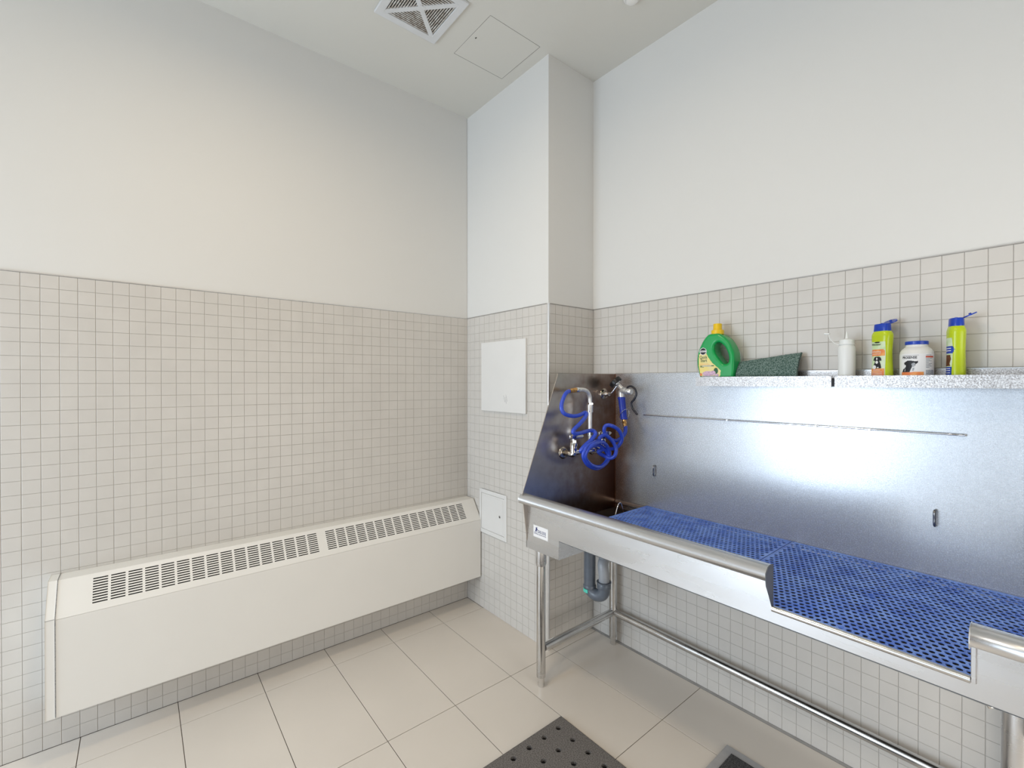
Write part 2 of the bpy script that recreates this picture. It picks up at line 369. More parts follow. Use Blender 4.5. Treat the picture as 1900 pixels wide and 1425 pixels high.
tile_wall(wf, '-y', 0.0016, [(0, c0)]+[(c0+k*P, c0+(k+1)*P) for k in range(14)],
          lambda a, z: (0.17 < a < 0.58 and 1.2 < z < 1.61) or (0.14 < a < 0.40 and 0.46 < z < 0.73))
mk('grout_bed', box(XC-0.002, XC-0.0016, 0.002, YB, 0, ZT), M['grout'], wc)
tile_wall(wc, 'x', XC-0.0016, [(k*P, (k+1)*P) for k in range(6)]+[(6*P, YB)], lambda a, z: 0.64 < z < 1.40)
r0 = 1.0499-6*P
mk('grout_bed', box(XC, XE, YB+0.0016, YB+0.002, 0, ZT), M['grout'], wr)
tile_wall(wr, '-y', YB+0.0016, [(r0+k*P, r0+(k+1)*P) for k in range(50)], lambda a, z: 0.60 < z < 1.42 and a > 0.8)
# aluminium edge strips on top of the tiling, and the corner profile of the chase
S('trim_1', box(-0.001, 0.0022, YS, 0.0, ZT, ZT+0.0035), M['alu'])
S('trim_2', box(0.0, XC, -0.0022, 0.001, ZT, ZT+0.0032), M['dkalu'])
S('trim_3', box(XC-0.001, XC+0.0022, 0, YB, ZT, ZT+0.0032), M['dkalu'])
S('trim_4', box(XC, XE, YB-0.0022, YB+0.001, ZT, ZT+0.0032), M['dkalu'])
S('trim_5', box(XC-0.009, XC+0.0035, -0.0035, 0.009, 0, ZT+0.004), M['alu'], bevel=0.002)

# ------------------------------------------------------------------ ceiling things
vt = thing('ceiling_vent', (0.5915, -0.641, ZC), 'square white ceiling air vent with dusty triangular louvres', 'vent')
x0, x1, y0, y1 = 0.4375, 0.7455, -0.795, -0.487
xm, ym = (x0+x1)/2, (y0+y1)/2; zt = ZC; zb = ZC-0.012; bw = 0.035
def ring(a0, a1, b0, b1, w_, z0, z1):
    o = [(a0, b0), (a1, b0), (a1, b1), (a0, b1)]; n_ = [(a0+w_, b0+w_), (a1-w_, b0+w_), (a1-w_, b1-w_), (a0+w_, b1-w_)]
    V = [(p[0], p[1], z) for z in (z0, z1) for p in o+n_]; F = []
    for k in range(4):
        m_ = (k+1) % 4
        F += [(k, m_, 4+m_, 4+k), (8+k, 12+k, 12+m_, 8+m_), (k, 8+k, 8+m_, m_), (4+k, 4+m_, 12+m_, 12+k)]
    return V, F
mk('frame', ring(x0, x1, y0, y1, bw, zb, zt), M['vent'], vt, bevel=0.003)
mk('backing', box(x0+bw, x1-bw, y0+bw, y1-bw, ZC-0.0025, ZC-0.0005), M['dark'], vt)
hw = (x1-x0)/2-bw
def diag(sx):
    t = 0.0105
    pts = [(xm-hw-0.008, ym-sx*(hw+.008)), (xm+hw+0.008, ym+sx*(hw+.008))]
    d = Vector((pts[1][0]-pts[0][0], pts[1][1]-pts[0][1])).normalized(); nn = Vector((-d.y, d.x))*t
    return prism([(pts[0][0]+nn.x, pts[0][1]+nn.y), (pts[1][0]+nn.x, pts[1][1]+nn.y), (pts[1][0]-nn.x, pts[1][1]-nn.y), (pts[0][0]-nn.x, pts[0][1]-nn.y)], 'z', zb+0.0008, ZC-0.002)
mk('centre_plate', box(xm-.016, xm+.016, ym-.016, ym+.016, zb-.0004, zb+.004), M['vent'], vt)
mk('cross_bar', diag(1), M['vent'], vt); mk('cross_bar', diag(-1), M['vent'], vt)
for q in range(4):
    for k in range(1, 11):
        d = 0.012+(hw-0.013)*k/10.5; L = d-0.013
        if L < 0.003: continue
        # slat tilted, runs parallel to the outer edge of its triangle
        s = 0.0027; zz = zb+0.0025
        if q < 2:
            sg = 1 if q else -1; yy = ym+sg*d
            v = [(xm-L-s, yy+sg*s, zz), (xm+L+s, yy+sg*s, zz), (xm+L-s, yy-sg*s, zz), (xm-L+s, yy-sg*s, zz)]
        else:
            sg = 1 if q == 3 else -1; xx = xm+sg*d
            v = [(xx+sg*s, ym-L-s, zz), (xx+sg*s, ym+L+s, zz), (xx-sg*s, ym+L-s, zz), (xx-sg*s, ym-L+s, zz)]
        v2 = [(a, b, c+0.0012) for a, b, c in v]
        mk('slat', (v+v2, [(0,1,2,3),(7,6,5,4),(0,4,5,1),(1,5,6,2),(2,6,7,3),(3,7,4,0)]), M['slat'], vt)
ap = thing('ceiling_access_panel', (0.592, -0.2185, ZC), 'square flush access panel with a thin dark joint in the ceiling', 'access panel')
mk('frame', box(0.4362, 0.7464, -0.3720, -0.0630, ZC-0.0006, ZC), M['dark'], ap)
mk('panel', box(0.4385, 0.7457, -0.3713, -0.0650, ZC-0.0010, ZC-0.0006), M['ceil'], ap)
mk('latch', lathe([(0.0055, 0), (0.0055, 0.0006), (0.003, 0.001)], (0.5926, -0.3456, ZC-0.0010), (0, 0, -1), 14, sx=1.0, sy=0.5), M['dark'], ap)
sd = thing('ceiling_sensor', (1.215, 0.045, ZC), 'small round cream sensor on the ceiling at the top edge', 'sensor')
mk('base', lathe([(0.036, 0), (0.036, 0.006), (0.033, 0.009)], (1.215, 0.045, ZC), (0, 0, -1), 32), M['jar'], sd, smooth=True)
mk('cover', lathe([(0.026, 0.009), (0.024, 0.018), (0.012, 0.024)], (1.215, 0.045, ZC), (0, 0, -1), 32), M['jar'], sd, smooth=True)
for (lx, ly, lab) in ((1.30, -1.35, 'round flush ceiling lamp in the middle of the room'), (2.35, -2.45, 'round flush ceiling lamp near the door')):
    cl = thing('ceiling_lamp', (lx, ly, ZC), lab, 'lamp')
    mk('trim_ring', lathe([(0.19, 0), (0.19, 0.012), (0.172, 0.016)], (lx, ly, ZC), (0, 0, -1), 36), M['white'], cl, smooth=True)
    mk('diffuser', lathe([(0.17, 0.014), (0.17, 0.018)], (lx, ly, ZC), (0, 0, -1), 36), M['lamp'], cl)

# ------------------------------------------------------------------ things on the chase
pn = thing('blank_wall_panel', (0.3735, 0, 1.2045), 'large blank white panel screwed to the tiled column', 'panel')
mk('plate', box(0.1695, 0.5775, -0.013, 0.0, 1.2045, 1.6125), M['white'], pn, bevel=0.0025)
mk('scuff', join(*[prism([(0.40+dx, 1.262+dz), (0.403+dx, 1.262+dz), (0.409+dx-s, 1.30+dz), (0.407+dx-s, 1.30+dz)], 'y', -0.0134, -0.0131) for dx, dz, s in ((0, 0, .02), (.012, -.008, .016), (.02, .004, .018))]), M['scuff'], pn)
ad = thing('wall_access_door', (0.2726, 0, 0.464), 'small white metal access door with a round lock low on the tiled column', 'access door')
mk('frame', join(box(0.1405, 0.1605, -0.006, 0, 0.464, 0.7275), box(0.3850, 0.4048, -0.006, 0, 0.464, 0.7275),
                 box(0.1605, 0.3850, -0.006, 0, 0.464, 0.487), box(0.1605, 0.3850, -0.006, 0, 0.7045, 0.7275)), M['white'], ad, bevel=0.0012)
mk('gap', box(0.1605, 0.3850, -0.0012, 0, 0.487, 0.7045), M['grout'], ad)
dd = mk('door', box(0.1620, 0.3835, -0.005, -0.0012, 0.4885, 0.7030), M['white'], ad, bevel=0.001)
mk('raised_field', box(0.172, 0.373, -0.0062, -0.005, 0.4985, 0.693), M['white'], dd, bevel=0.0008)
mk('lock', lathe([(0.0085, 0), (0.0085, 0.002), (0.006, 0.003), (0.0055, 0.0015)], (0.345, -0.0062, 0.595), (0, -1, 0), 20), M['chrome'], dd, smooth=True)
mk('keyhole', box(0.3435, 0.3465, -0.0095, -0.0075, 0.591, 0.599), M['dark'], dd)

# ------------------------------------------------------------------ wall convector
rd = thing('wall_convector', (0.08, -0.94, 0.19), 'long cream metal wall convector with slotted grilles on its sloping top', 'radiator')
A, Bp = (0.076, 0.6495), (0.1555, 0.5365)          # sloping face from top edge to front edge (x, z)
Y0, Y1 = -1.8475, -0.010
th = 0.0025
mk('front_panel', prism([(0.1555, 0.5355), (0.1555, 0.188), (0.1480, 0.188), (0.1480, 0.5355)], 'x', 0, 0) if False else box(0.150, 0.1555, Y0, Y1, 0.188, 0.5350), M['rad'], rd, bevel=0.0012)
mk('underside', box(0.0, 0.150, Y0, Y1, 0.190, 0.1925), M['rad'], rd)
mk('top_panel', box(0.0, 0.0765, Y0, Y1, 0.6470, 0.6500), M['rad'], rd, bevel=0.0012)
sl = Vector((Bp[0]-A[0], 0, Bp[1]-A[1])); SL = sl.length; sd_ = sl/SL; nrm = Vector((-sd_.z, 0, sd_.x))   # outward normal
def sp(s, y, d=0): return Vector((A[0], y, A[1])) + sd_*s + nrm*d
def slab(s0, s1, ya, yb_):
    v = [sp(s0, ya), sp(s1, ya), sp(s1, yb_), sp(s0, yb_), sp(s0, ya, -th), sp(s1, ya, -th), sp(s1, yb_, -th), sp(s0, yb_, -th)]
    return v, [(0,1,2,3),(7,6,5,4),(0,4,5,1),(1,5,6,2),(2,6,7,3),(3,7,4,0)]
s_a, s_b = 0.0175, 0.1105                           # slotted zone down the slope
pitch, cw = 0.0509, 0.0425
groups = [(-1.7530, 16), (-0.9052, 16)]
edges = []
cells = []
for g0, n in groups:
    for k in range(n): cells.append(g0+k*pitch)
solid = [slab(0, s_a, Y0, Y1), slab(s_b, SL, Y0, Y1)]
prev = Y0
for c in cells:
    solid.append(slab(s_a, s_b, prev, c)); prev = c+cw
solid.append(slab(s_a, s_b, prev, Y1))
mk('sloping_cover', join(*solid), M['rad'], rd)
ns = 10; sw = 0.0046; sp_ = (s_b-s_a-sw)/(ns-1)
bars = []
for i in range(ns-1):
    bars.append(slab(s_a+sw+i*sp_, s_a+(i+1)*sp_, 0, cw))
bv, bf = join(*bars)
gm = None
for c in cells:
    if gm is None:
        o = mk('louvre_grille', ([tuple(p) for p in bv], bf), M['rad'], rd); gm = o.data; o.location = (0, c, 0)
    else:
        o = bpy.data.objects.new('louvre_grille', gm); C.objects.link(o); o.parent = rd; o.location = (0, c, 0)
mk('heating_fins', join(box(0.01, 0.135, Y0+.05, Y1-.05, 0.45, 0.548), box(0.01, 0.075, Y0+.05, Y1-.05, 0.548, 0.60)), M['dark'], rd)
mk('backplate', box(0.0, 0.006, Y0, Y1, 0.1925, 0.647), M['dark'], rd)
def capprof(o=0): return [(0.0005, 0.188), (0.156+o, 0.188), (0.156+o, 0.5375), (0.0765+o*.6, 0.650+o), (0.0005, 0.650+o)]
mk('end_cap', prism(capprof(0.0012), 'y', -1.8745, -1.8505), M['rad'], rd, bevel=0.001)
mk('cap_joint', prism([(0.1560, 0.5385), (0.1578, 0.5385), (0.1578, 0.5397), (0.1560, 0.5397)], 'y', -1.8745, -1.8510), M['caulk'], rd)
mk('end_cap', prism(capprof(0.0), 'y', -0.0095, -0.0068), M['rad'], rd)
mk('gap_strip', prism([(0.0005, 0.19), (0.154, 0.19), (0.154, 0.536), (0.0755, 0.648), (0.0005, 0.648)], 'y', -1.8505, -1.8475), M['gry'], rd)
mk('mounting_bracket', join(box(0.0, 0.020, -1.705, -1.700, 0.165, 0.190), box(0.0, 0.020, -1.690, -1.670, 0.168, 0.190)), M['caulk'], rd)
mk('pipe_stub', join(cyl((0.06, -0.18, 0.168), (0.06, -0.18, 0.190), .010), cyl((0.06, -0.18, 0.168), (0.004, -0.18, 0.168), .007)), M['rust'], rd, smooth=True)
mk('pipe_stub', join(cyl((0.06, -0.235, 0.172), (0.06, -0.235, 0.190), .008), cyl((0.06, -0.235, 0.172), (0.004, -0.235, 0.172), .006)), M['blk'], rd, smooth=True)

# ------------------------------------------------------------------ dog washing tub
XL, XR, YF, YBK = 0.895, 2.378, -0.284, 0.337
ZB, ZLIP, ZR = 0.722, 0.768, 0.8815
CX0, CX1 = 1.9105, 2.2965            # the lowered entry in the front
tb = thing('dog_washing_tub', (1.6, 0.03, 0), 'long stainless steel dog washing tub on tube legs with a lowered entry in front', 'washing tub')
t = 0.003
# backsplash and side panels
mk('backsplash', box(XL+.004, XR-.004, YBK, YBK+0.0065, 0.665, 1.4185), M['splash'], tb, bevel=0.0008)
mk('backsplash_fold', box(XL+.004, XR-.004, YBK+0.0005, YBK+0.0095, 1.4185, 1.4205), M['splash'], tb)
mk('cove', (lambda n: ([(x, YBK-0.016+0.016*math.sin(a), 0.742+0.016-0.016*math.cos(a)) for x in (XL+.01, XR-.01) for a in [math.pi/2*i/n for i in range(n+1)]],
    [(i, i+1, i+1+n+1, i+n+1) for i in range(n)]))(6), M['steel'], tb, smooth=True)
side = [(-0.313, 0.8795), (-0.0905, 1.417), (YBK, 1.4185), (YBK, 0.660), (YF+.002, 0.660)]
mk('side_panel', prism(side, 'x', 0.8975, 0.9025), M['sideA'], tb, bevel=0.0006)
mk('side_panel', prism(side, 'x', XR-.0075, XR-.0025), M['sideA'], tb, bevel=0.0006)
mk('corner_seam', box(0.9025, 0.9045, YBK-0.002, YBK, 0.67, 1.418), M['rust'], tb)
# front apron: left deep part round the drain box, middle low part, right part
apr = [(XL, 0.641), (1.0955, 0.6435), (1.0975, ZB), (XR, ZB), (XR, 0.838), (CX1, 0.838), (CX1, ZLIP-.008), (CX0, ZLIP-.008), (CX0, 0.838), (XL, 0.838)]
mk('apron', prism(apr, 'y', YF, YF+t), M['steel'], tb, bevel=0.0004, seg=1)
def rimprof():
    pts = [(YF+.004, ZR-.004), (YF-.008, ZR)]
    for i in range(9):
        a = math.radians(75-i*24); pts.append((YF-0.025+0.0165*math.cos(math.pi-a), ZR-0.0175+0.0165*math.sin(a)))
    pts = [(YF+.006, ZR-.007), (YF+.003, ZR-.0015), (YF-.012, ZR), (YF-.026, ZR-.003), (YF-.035, ZR-.009), (YF-.0405, ZR-.018), (YF-.041, ZR-.026),
           (YF-.037, ZR-.035), (YF-.0345, ZR-.0375), (YF-.030, ZR-.040), (YF-.001, ZR-.046), (YF+.006, ZR-.046)]
    return pts
RP = rimprof()
mk('rim', prism(RP, 'x', 0.886, CX0), M['steel'], tb, bevel=0.0006, smooth=True)
mk('rim', prism(RP, 'x', CX1, XR+.008), M['steel'], tb, bevel=0.0006, smooth=True)
capp = [(YF+.0065, ZR-.001), (YF-.012, ZR+.0006), (YF-.027, ZR-.002), (YF-.0415, ZR-.016), (YF-.0418, ZR-.030), (YF-.038, ZR-.050), (YF-.020, ZR-.080), (YF-.0005, ZLIP-.004), (YF+.0065, ZLIP-.004)]
mk('rim_end_plate', prism(capp, 'x', CX0, CX0+.0022), M['greyc'], tb, bevel=0.0004)
mk('rim_end_plate', prism([(YF+.0065, ZR-.001), (YF-.012, ZR+.0006), (YF-.027, ZR-.002), (YF-.0415, ZR-.016), (YF-.0418, ZR-.030), (YF-.036, ZR-.044), (YF-.001, ZR-.047), (YF+.0065, ZR-.046)], 'x', CX1-.0015, CX1), M['steel'], tb)
mk('entry_jamb', box(CX1-.0015, CX1+.0075, YF-.0045, YF+.006, ZLIP-.012, ZR-.046), M['steel'], tb, bevel=0.0015)
mk('entry_lip', tube([(CX0+.002, YF-.001, ZLIP-.007), (CX1-.002, YF-.001, ZLIP-.007)], 0.0078, 14), M['tubeS'], tb, smooth=True)
mk('left_skirt', box(XL-.0005, XL+.0025, YF, YBK, 0.641, 0.80), M['steel'], tb)
mk('right_skirt', box(XR-.0025, XR, YF, YBK, ZB, 0.86), M['steel'], tb)
mk('tub_pan', join(box(1.0975, XR-.003, YF+t, YBK, 0.7235, 0.7265)), M['pan'], tb)
mk('drain_box', join(box(1.0945, 1.0975, YF+.001, YBK, 0.6435, 0.7265), box(XL+.002, 1.0945, YF+t, YBK, 0.6415, 0.6440)), M['steel'], tb)
mk('box_lip', box(1.0880, 1.0990, YF+.004, YBK-.001, 0.7270, 0.7520), M['rust'], tb)
mk('edge_return', box(1.0975, XR, YF, YF+.020, ZB-.0022, ZB), M['greyc'], tb)
# legs with sleeves, bullet feet and rails
def leg(x, y, top):
    v = join(lathe([(0.0205, 0), (0.0205, top-0.048)], (x, y, 0.046), (0, 0, 1), 24))
    o = mk('leg', v, M['tubeS'], tb, smooth=True)
    mk('sleeve', lathe([(0.0215, 0), (0.0245, 0.010), (0.0245, top-0.549), (0.020, top-0.549)], (x, y, 0.549), (0, 0, 1), 24), M['steel'], o, smooth=True)
    mk('foot', join(lathe([(0.0175, 0.043-.046), (0.0200, 0.052-.046), (0.0206, .062-.046)], (x, y, 0.046), (0, 0, 1), 24),
                    lathe([(0.0115, 0), (0.0145, 0.004), (0.0145, 0.030), (0.0170, 0.043), (0.0195, 0.052)], (x, y, 0.0), (0, 0, 1), 8)), M['chrome'], o, smooth=True)
LX0, LX1, LY0, LY1 = 0.917, 2.358, -0.215, 0.302
leg(LX0, LY0, 0.642); leg(LX0, LY1, 0.642); leg(LX1, LY0, 0.722); leg(LX1, LY1, 0.722)
ZRAIL = 0.172
mk('cross_rail', cyl((LX0, LY0+.018, ZRAIL), (LX0, LY1-.018, ZRAIL), 0.0180, 24), M['tubeS'], tb, smooth=True)
mk('cross_rail', cyl((LX1, LY0+.018, ZRAIL), (LX1, LY1-.018, ZRAIL), 0.0180, 24), M['tubeS'], tb, smooth=True)
mk('long_rail', cyl((LX0+.018, LY1, ZRAIL), (LX1-.018, LY1, ZRAIL-.006), 0.0180, 24), M['tubeS'], tb, smooth=True)
mk('bolt', lathe([(0.007, 0), (0.007, 0.006), (0.003, 0.012)], (2.322, YF+.012, ZB), (0, 0, -1), 10), M['chrome'], tb)
# fittings on the backsplash
mk('tether_rod', tube(catmull([(1.1046, YBK-.001, 1.2125), (1.1075, YBK-.009, 1.213), (1.125, YBK-.0105, 1.213), (1.6, YBK-.0105, 1.2145), (2.178, YBK-.0105, 1.2155), (2.195, YBK-.008, 1.2155), (2.1985, YBK-.001, 1.2155)], 5), 0.0030, 10), M['chrome'], tb, smooth=True)
for cxp in (1.50, 1.83, 1.99): mk('rod_clip', box(cxp-.004, cxp+.004, YBK-.0145, YBK, 1.2105, 1.2175), M['steel'], tb, bevel=0.001)
for xx, zz in ((1.1447, 0.9435), (2.157, 0.947)):
    mk('tie_ring', tube(catmull([(xx, YBK, zz+.024), (xx, YBK-.012, zz+.024), (xx, YBK-.017, zz+.017), (xx, YBK-.017, zz), (xx, YBK-.017, zz-.017), (xx, YBK-.012, zz-.024), (xx, YBK, zz-.024)], 5), 0.0036, 10), M['ring'], tb, smooth=True)
# maker's sticker
stk = mk('sticker', box(0.9428, 1.0335, YF-.0006, YF, 0.7035, 0.7537), M['lab_w'], tb)
fs = lambda x, y: (0.9428+x, YF-.0009, 0.7035+y)
mk('sticker_print', join(*[text_vf('COOL DOG', 0.0165, lambda x, y: fs(0.025+x*.60, 0.0215+y), bold=0.0004),
    text_vf('GROOMING TUBS AND SUPPLIES', 0.0075, lambda x, y: fs(0.004+x*.68, 0.0125+y)),
    raster([(.012, .024), (.016, .036), (.013, .042), (.018, .040), (.023, .046), (.024, .038), (.028, .033), (.022, .031), (.020, .024)], lambda a, b: fs(a, b), 0.0012),
    raster(rect(.004, .022, .0195, .0215), lambda a, b: fs(a, b), 0.0014)]), M['navy'], stk)

# ------------------------------------------------------------------ blue grates in the tub
def grate(xa, xb, ya, yb_, label):
    r = thing('tub_grate', ((xa+xb)/2, (ya+yb_)/2, 0.745), label, 'grate', 'blue perforated grates in the tub')
    px, py = 0.0163, 0.0195; zt_, zb_ = 0.762, 0.7598; bd = 0.006
    V = []; F = []
    nrow = int((yb_-ya-2*bd)/py); ya2 = (ya+yb_)/2-nrow*py/2
    ncol = int((xb-xa-2*bd)/px)
    px = (xb-xa-2*bd)/ncol
    for j in range(nrow):
        off = 0.5 if j % 2 else 0.0
        cy = ya2+(j+.5)*py
        m = ncol-1 if j % 2 else ncol
        for i in range(m):
            cx_ = xa+bd+(i+.5+off)*px; n0 = len(V); wob = random.uniform(-.0006, .0006)
            a, b = 0.0063, 0.0083
            out = [(1,0),(1,1),(0,1),(-1,1),(-1,0),(-1,-1),(0,-1),(1,-1)]
            inn = [(math.cos(k*math.pi/4), math.sin(k*math.pi/4)) for k in range(8)]
            lift = random.uniform(-.0003, .0006)
            V += [(cx_+ox*px/2, cy+oy*py/2, zt_) for ox, oy in out]
            V += [(cx_+ix*(a+.0012), cy+iy*(b+.0014), zt_+.0002+lift) for ix, iy in inn]
            V += [(cx_+ix*a, cy+iy*b, zt_-.0005) for ix, iy in inn]
            V += [(cx_+ix*a*.9, cy+iy*b*.9, zb_) for ix, iy in inn]
            for k in range(8):
                k2 = (k+1) % 8
                F += [(n0+k, n0+k2, n0+8+k2, n0+8+k), (n0+8+k, n0+8+k2, n0+16+k2, n0+16+k), (n0+16+k, n0+16+k2, n0+24+k2, n0+24+k)]
        if j % 2:
            for xx in (xa+bd, xb-bd-px/2):
                b_ = box(xx, xx+px/2, cy-py/2, cy+py/2, zb_, zt_); n0 = len(V); V += b_[0]; F += [tuple(i+n0 for i in f) for f in b_[1]]
    mk('perforated_sheet', (V, F), M['grate'], r, smooth=False)
    mk('border', join(box(xa, xa+bd, ya, yb_, zb_, zt_+.001), box(xb-bd, xb, ya, yb_, zb_, zt_+.001),
                      box(xa+bd, xb-bd, ya, ya2, zb_, zt_+.0005), box(xa+bd, xb-bd, ya2+nrow*py, yb_, zb_, zt_+.0005)), M['grate'], r, bevel=0.0012, seg=1)
    feet = [box(x_-.006, x_+.006, y_-.006, y_+.006, 0.7265, zb_) for x_ in (xa+.03, (xa+xb)/2, xb-.03) for y_ in (ya+.03, (ya+yb_)/2, yb_-.03)]
    tag(mk('support_pegs', join(*feet), M['grate'], r), kind='stuff')
grate(1.0995, 1.7500, YF+.006, YBK-.004, 'blue perforated rubber grate on the drain side of the tub')
grate(1.7520, XR-.006, YF+.006, YBK-.004, 'blue perforated rubber grate at the lowered entry of the tub')
db = thing('drain_box_cover', (1.0, 0.03, 0.70), 'dark steel cover over the drain box with two upright wire handles', 'drain cover')
mk('plate', box(0.906, 1.087, YF+.012, YBK-.012, 0.712, 0.7155), M['pan'], db)
for yy, xx in ((0.142, 1.078), (-0.098, 1.085)):
    mk('wire_handle', tube(catmull([(xx, yy-.038, 0.7155), (xx, yy-.030, 0.752), (xx, yy-.016, 0.785), (xx, yy-.004, 0.801), (xx, yy+.008, 0.801), (xx, yy+.020, 0.782), (xx, yy+.030, 0.750), (xx, yy+.036, 0.7155)], 5), 0.0028, 10), M['chrome'], db, smooth=True)

# ------------------------------------------------------------------ drain trap below the tub
dt = thing('drain_trap', (1.06, -0.03, 0.36), 'grey plastic drain trap hanging below the left end of the tub', 'drain pipe')
yp = -0.050; xa_, xb_ = 1.061, 1.131; yq = yp+.014; q_ = 0.026
mk('down_pipe', lathe([(q_, 0), (q_, 0.186)], (xa_, yp, 0.455), (0, 0, 1), 28), M['pvc'], dt, smooth=True)
ub = []
for i in range(15):
    a = math.pi*i/14; f = (1-math.cos(a))/2
    ub.append((xa_+(xb_-xa_)*f, yp+(yq-yp)*f, 0.458-0.030*math.sin(a)))
bend = mk('trap_bend', tube([(xa_, yp, 0.468)]+ub+[(xb_, yq, 0.480)], q_+.0005, 24), M['pvc'], dt, smooth=True)
mk('socket_ring', lathe([(q_+.001, 0), (q_+.003, 0.002), (q_+.003, 0.012), (q_+.001, 0.015)], (xa_, yp, 0.452), (0, 0, 1), 28), M['pvc'], bend, smooth=True)
mk('union_nut', join(lathe([(q_+.003, 0), (q_+.005, 0.003), (q_+.005, 0.020), (q_+.003, 0.024)], (xb_, yq, 0.468), (0, 0, 1), 14), lathe([(q_+.0065, 0), (q_+.0065, 0.004)], (xb_, yq, 0.494), (0, 0, 1), 28)), M['pvc'], dt, smooth=True)
mk('swivel_elbow', tube(catmull([(xb_, yq, 0.490), (xb_, yq, 0.525), (xb_-.004, yq, 0.552), (xb_-.012, yq+.012, 0.580), (xb_-.016, yq+.06, 0.600), (xb_-.016, YB-.03, 0.606)], 6), 0.0235, 22), M['pvcl'], dt, smooth=True)
mk('green_tag', prism([(xa_+(q_+.001)*math.cos(a), yp+(q_+.001)*math.sin(a)) for a in [math.radians(-128+12*i) for i in range(6)]]+[(xa_+(q_+.003)*math.cos(a), yp+(q_+.003)*math.sin(a)) for a in [math.radians(-68-12*i) for i in range(6)]], 'z', 0.436, 0.451), M['mint'], dt)
sv = thing('stop_valve', (0.96, 0.30, 0.57), 'small dark stop valve on the wall behind the drain trap', 'valve')
mk('body', join(cyl((0.93, YB-.001, 0.545), (0.93, 0.300, 0.545), .012), cyl((0.93, 0.30, 0.53), (0.93, 0.30, 0.60), .009)), M['rust'], sv, smooth=True)
mk('handle', box(0.918, 0.942, 0.285, 0.290, 0.535, 0.555), M['chrome'], sv, bevel=0.002)

# ------------------------------------------------------------------ shelves
def shelf(xa, xb, label):
    r = thing('steel_shelf', ((xa+xb)/2, 0.29, 1.36), label, 'shelf', 'galvanised shelves along the tub backsplash')
    yf = 0.2375
    mk('shelf_board', box(xa, xb, yf+.002, YBK-.0005, 1.3890, 1.3915), M['galv'], r)
    def rr(x0, x1, z0, z1, rad):
        pts = []
        for cx_, cz_, a0 in ((x1-rad, z1-rad, 0), (x0+rad, z1-rad, 90)):
            for i in range(5):
                a = math.radians(a0+i*22.5); pts.append((cx_+rad*math.cos(a), cz_+rad*math.sin(a)))
        return pts+[(x0, z0), (x1, z0)]
    mk('front_lip', prism(rr(xa, xb, 1.3605, 1.3985, 0.007), 'y', yf, yf+.002), M['galv'], r, bevel=0.0004, seg=1)
    mk('lip_hem', box(xa+.001, xb-.001, yf+.002, yf+.008, 1.3600, 1.3620), M['greyc'], r)
    mk('shelf_upstand', box(xa, xb, YBK-.0022, YBK-.0004, 1.3890, 1.4170), M['galv'], r)
    for s in (xa+.002, xb-.004): mk('end_gusset', prism([(yf+.004, 1.3890), (YBK-.001, 1.3890), (YBK-.001, 1.3610), (yf+.004, 1.3610)], 'x', s, s+.002), M['galv'], r)
shelf(1.407, 1.9020, 'pale galvanised shelf holding the green jug and scouring pad')
shelf(1.9125, 2.374, 'speckled galvanised shelf holding the shampoo bottles and white jar')
ZS = 1.3918

# ------------------------------------------------------------------ green jug
def curve_solid(name, outer, holes, ext, bev, m, parent, yc, res=3):
    cu = bpy.data.curves.new(name, 'CURVE'); cu.dimensions = '2D'; cu.fill_mode = 'BOTH'
    cu.extrude = ext; cu.bevel_depth = bev; cu.bevel_resolution = res; cu.offset = -bev
    for pts in [outer]+holes:
        s = cu.splines.new('POLY'); s.points.add(len(pts)-1); s.use_cyclic_u = True
        for k, p in enumerate(pts): s.points[k].co = (p[0], p[1], 0, 1)
    o = bpy.data.objects.new('tmp', cu); C.objects.link(o)
    dg = bpy.context.evaluated_depsgraph_get(); dg.update()
    me = bpy.data.meshes.new_from_object(o.evaluated_get(dg))
    v = [(p.co.x, yc-p.co.z, p.co.y) for p in me.vertices]; f = [tuple(p.vertices) for p in me.polygons]
    bpy.data.objects.remove(o); bpy.data.meshes.remove(me)
    return mk(name, (v, f), m, parent, smooth=True)
def close2(pts, sub=5): return [(p.x, p.y) for p in catmull([(a, b, 0) for a, b in pts], sub, True)]
jg = thing('plant_food_jug', (1.482, 0.283, ZS), 'green plastic jug with yellow screw cap and yellow label on the steel shelf', 'jug')
JY = 0.286; JX = 0.004
outer = close2([(1.420, ZS), (1.4085, 1.425), (1.4035, 1.450), (1.4030, 1.480), (1.4090, 1.512), (1.4270, 1.550), (1.4430, 1.571), (1.4560, 1.580), (1.4760, 1.581), (1.4960, 1.580),
                (1.5130, 1.570), (1.5300, 1.556), (1.5460, 1.532), (1.5590, 1.500), (1.5620, 1.468), (1.5610, 1.430), (1.5570, 1.4), (1.550, ZS), (1.5, ZS), (1.45, ZS)], 4)
hole = close2([(1.4880, 1.5420), (1.4770, 1.5240), (1.4820, 1.4980), (1.5000, 1.4720), (1.5190, 1.4530), (1.5370, 1.4580), (1.5385, 1.4850), (1.5250, 1.5190), (1.5050, 1.5400)], 4)
curve_solid('body', outer, [hole], 0.0235, 0.0105, M['jug'], jg, JY)
mk('screw_cap', join(lathe([(0.0250, 0), (0.0250, 0.017), (0.0235, 0.0185)], (1.478, JY, 1.579), (0, 0, 1), 32),
                     lathe([(0.0175, 0.0175), (0.0172, 0.044), (0.0160, 0.0455)], (1.478, JY, 1.579), (0, 0, 1), 32)), M['yel'], jg, smooth=True)
jf = JY-0.0343
J = lambda x, y, d=0: (x, jf-d, y)
lab = [(1.4135, 1.496), (1.4450, 1.502), (1.4560, 1.480), (1.4720, 1.458), (1.4950, 1.438), (1.5080, 1.425), (1.5070, 1.405), (1.4980, 1.397), (1.4280, 1.397), (1.4170, 1.420), (1.4125, 1.450)]
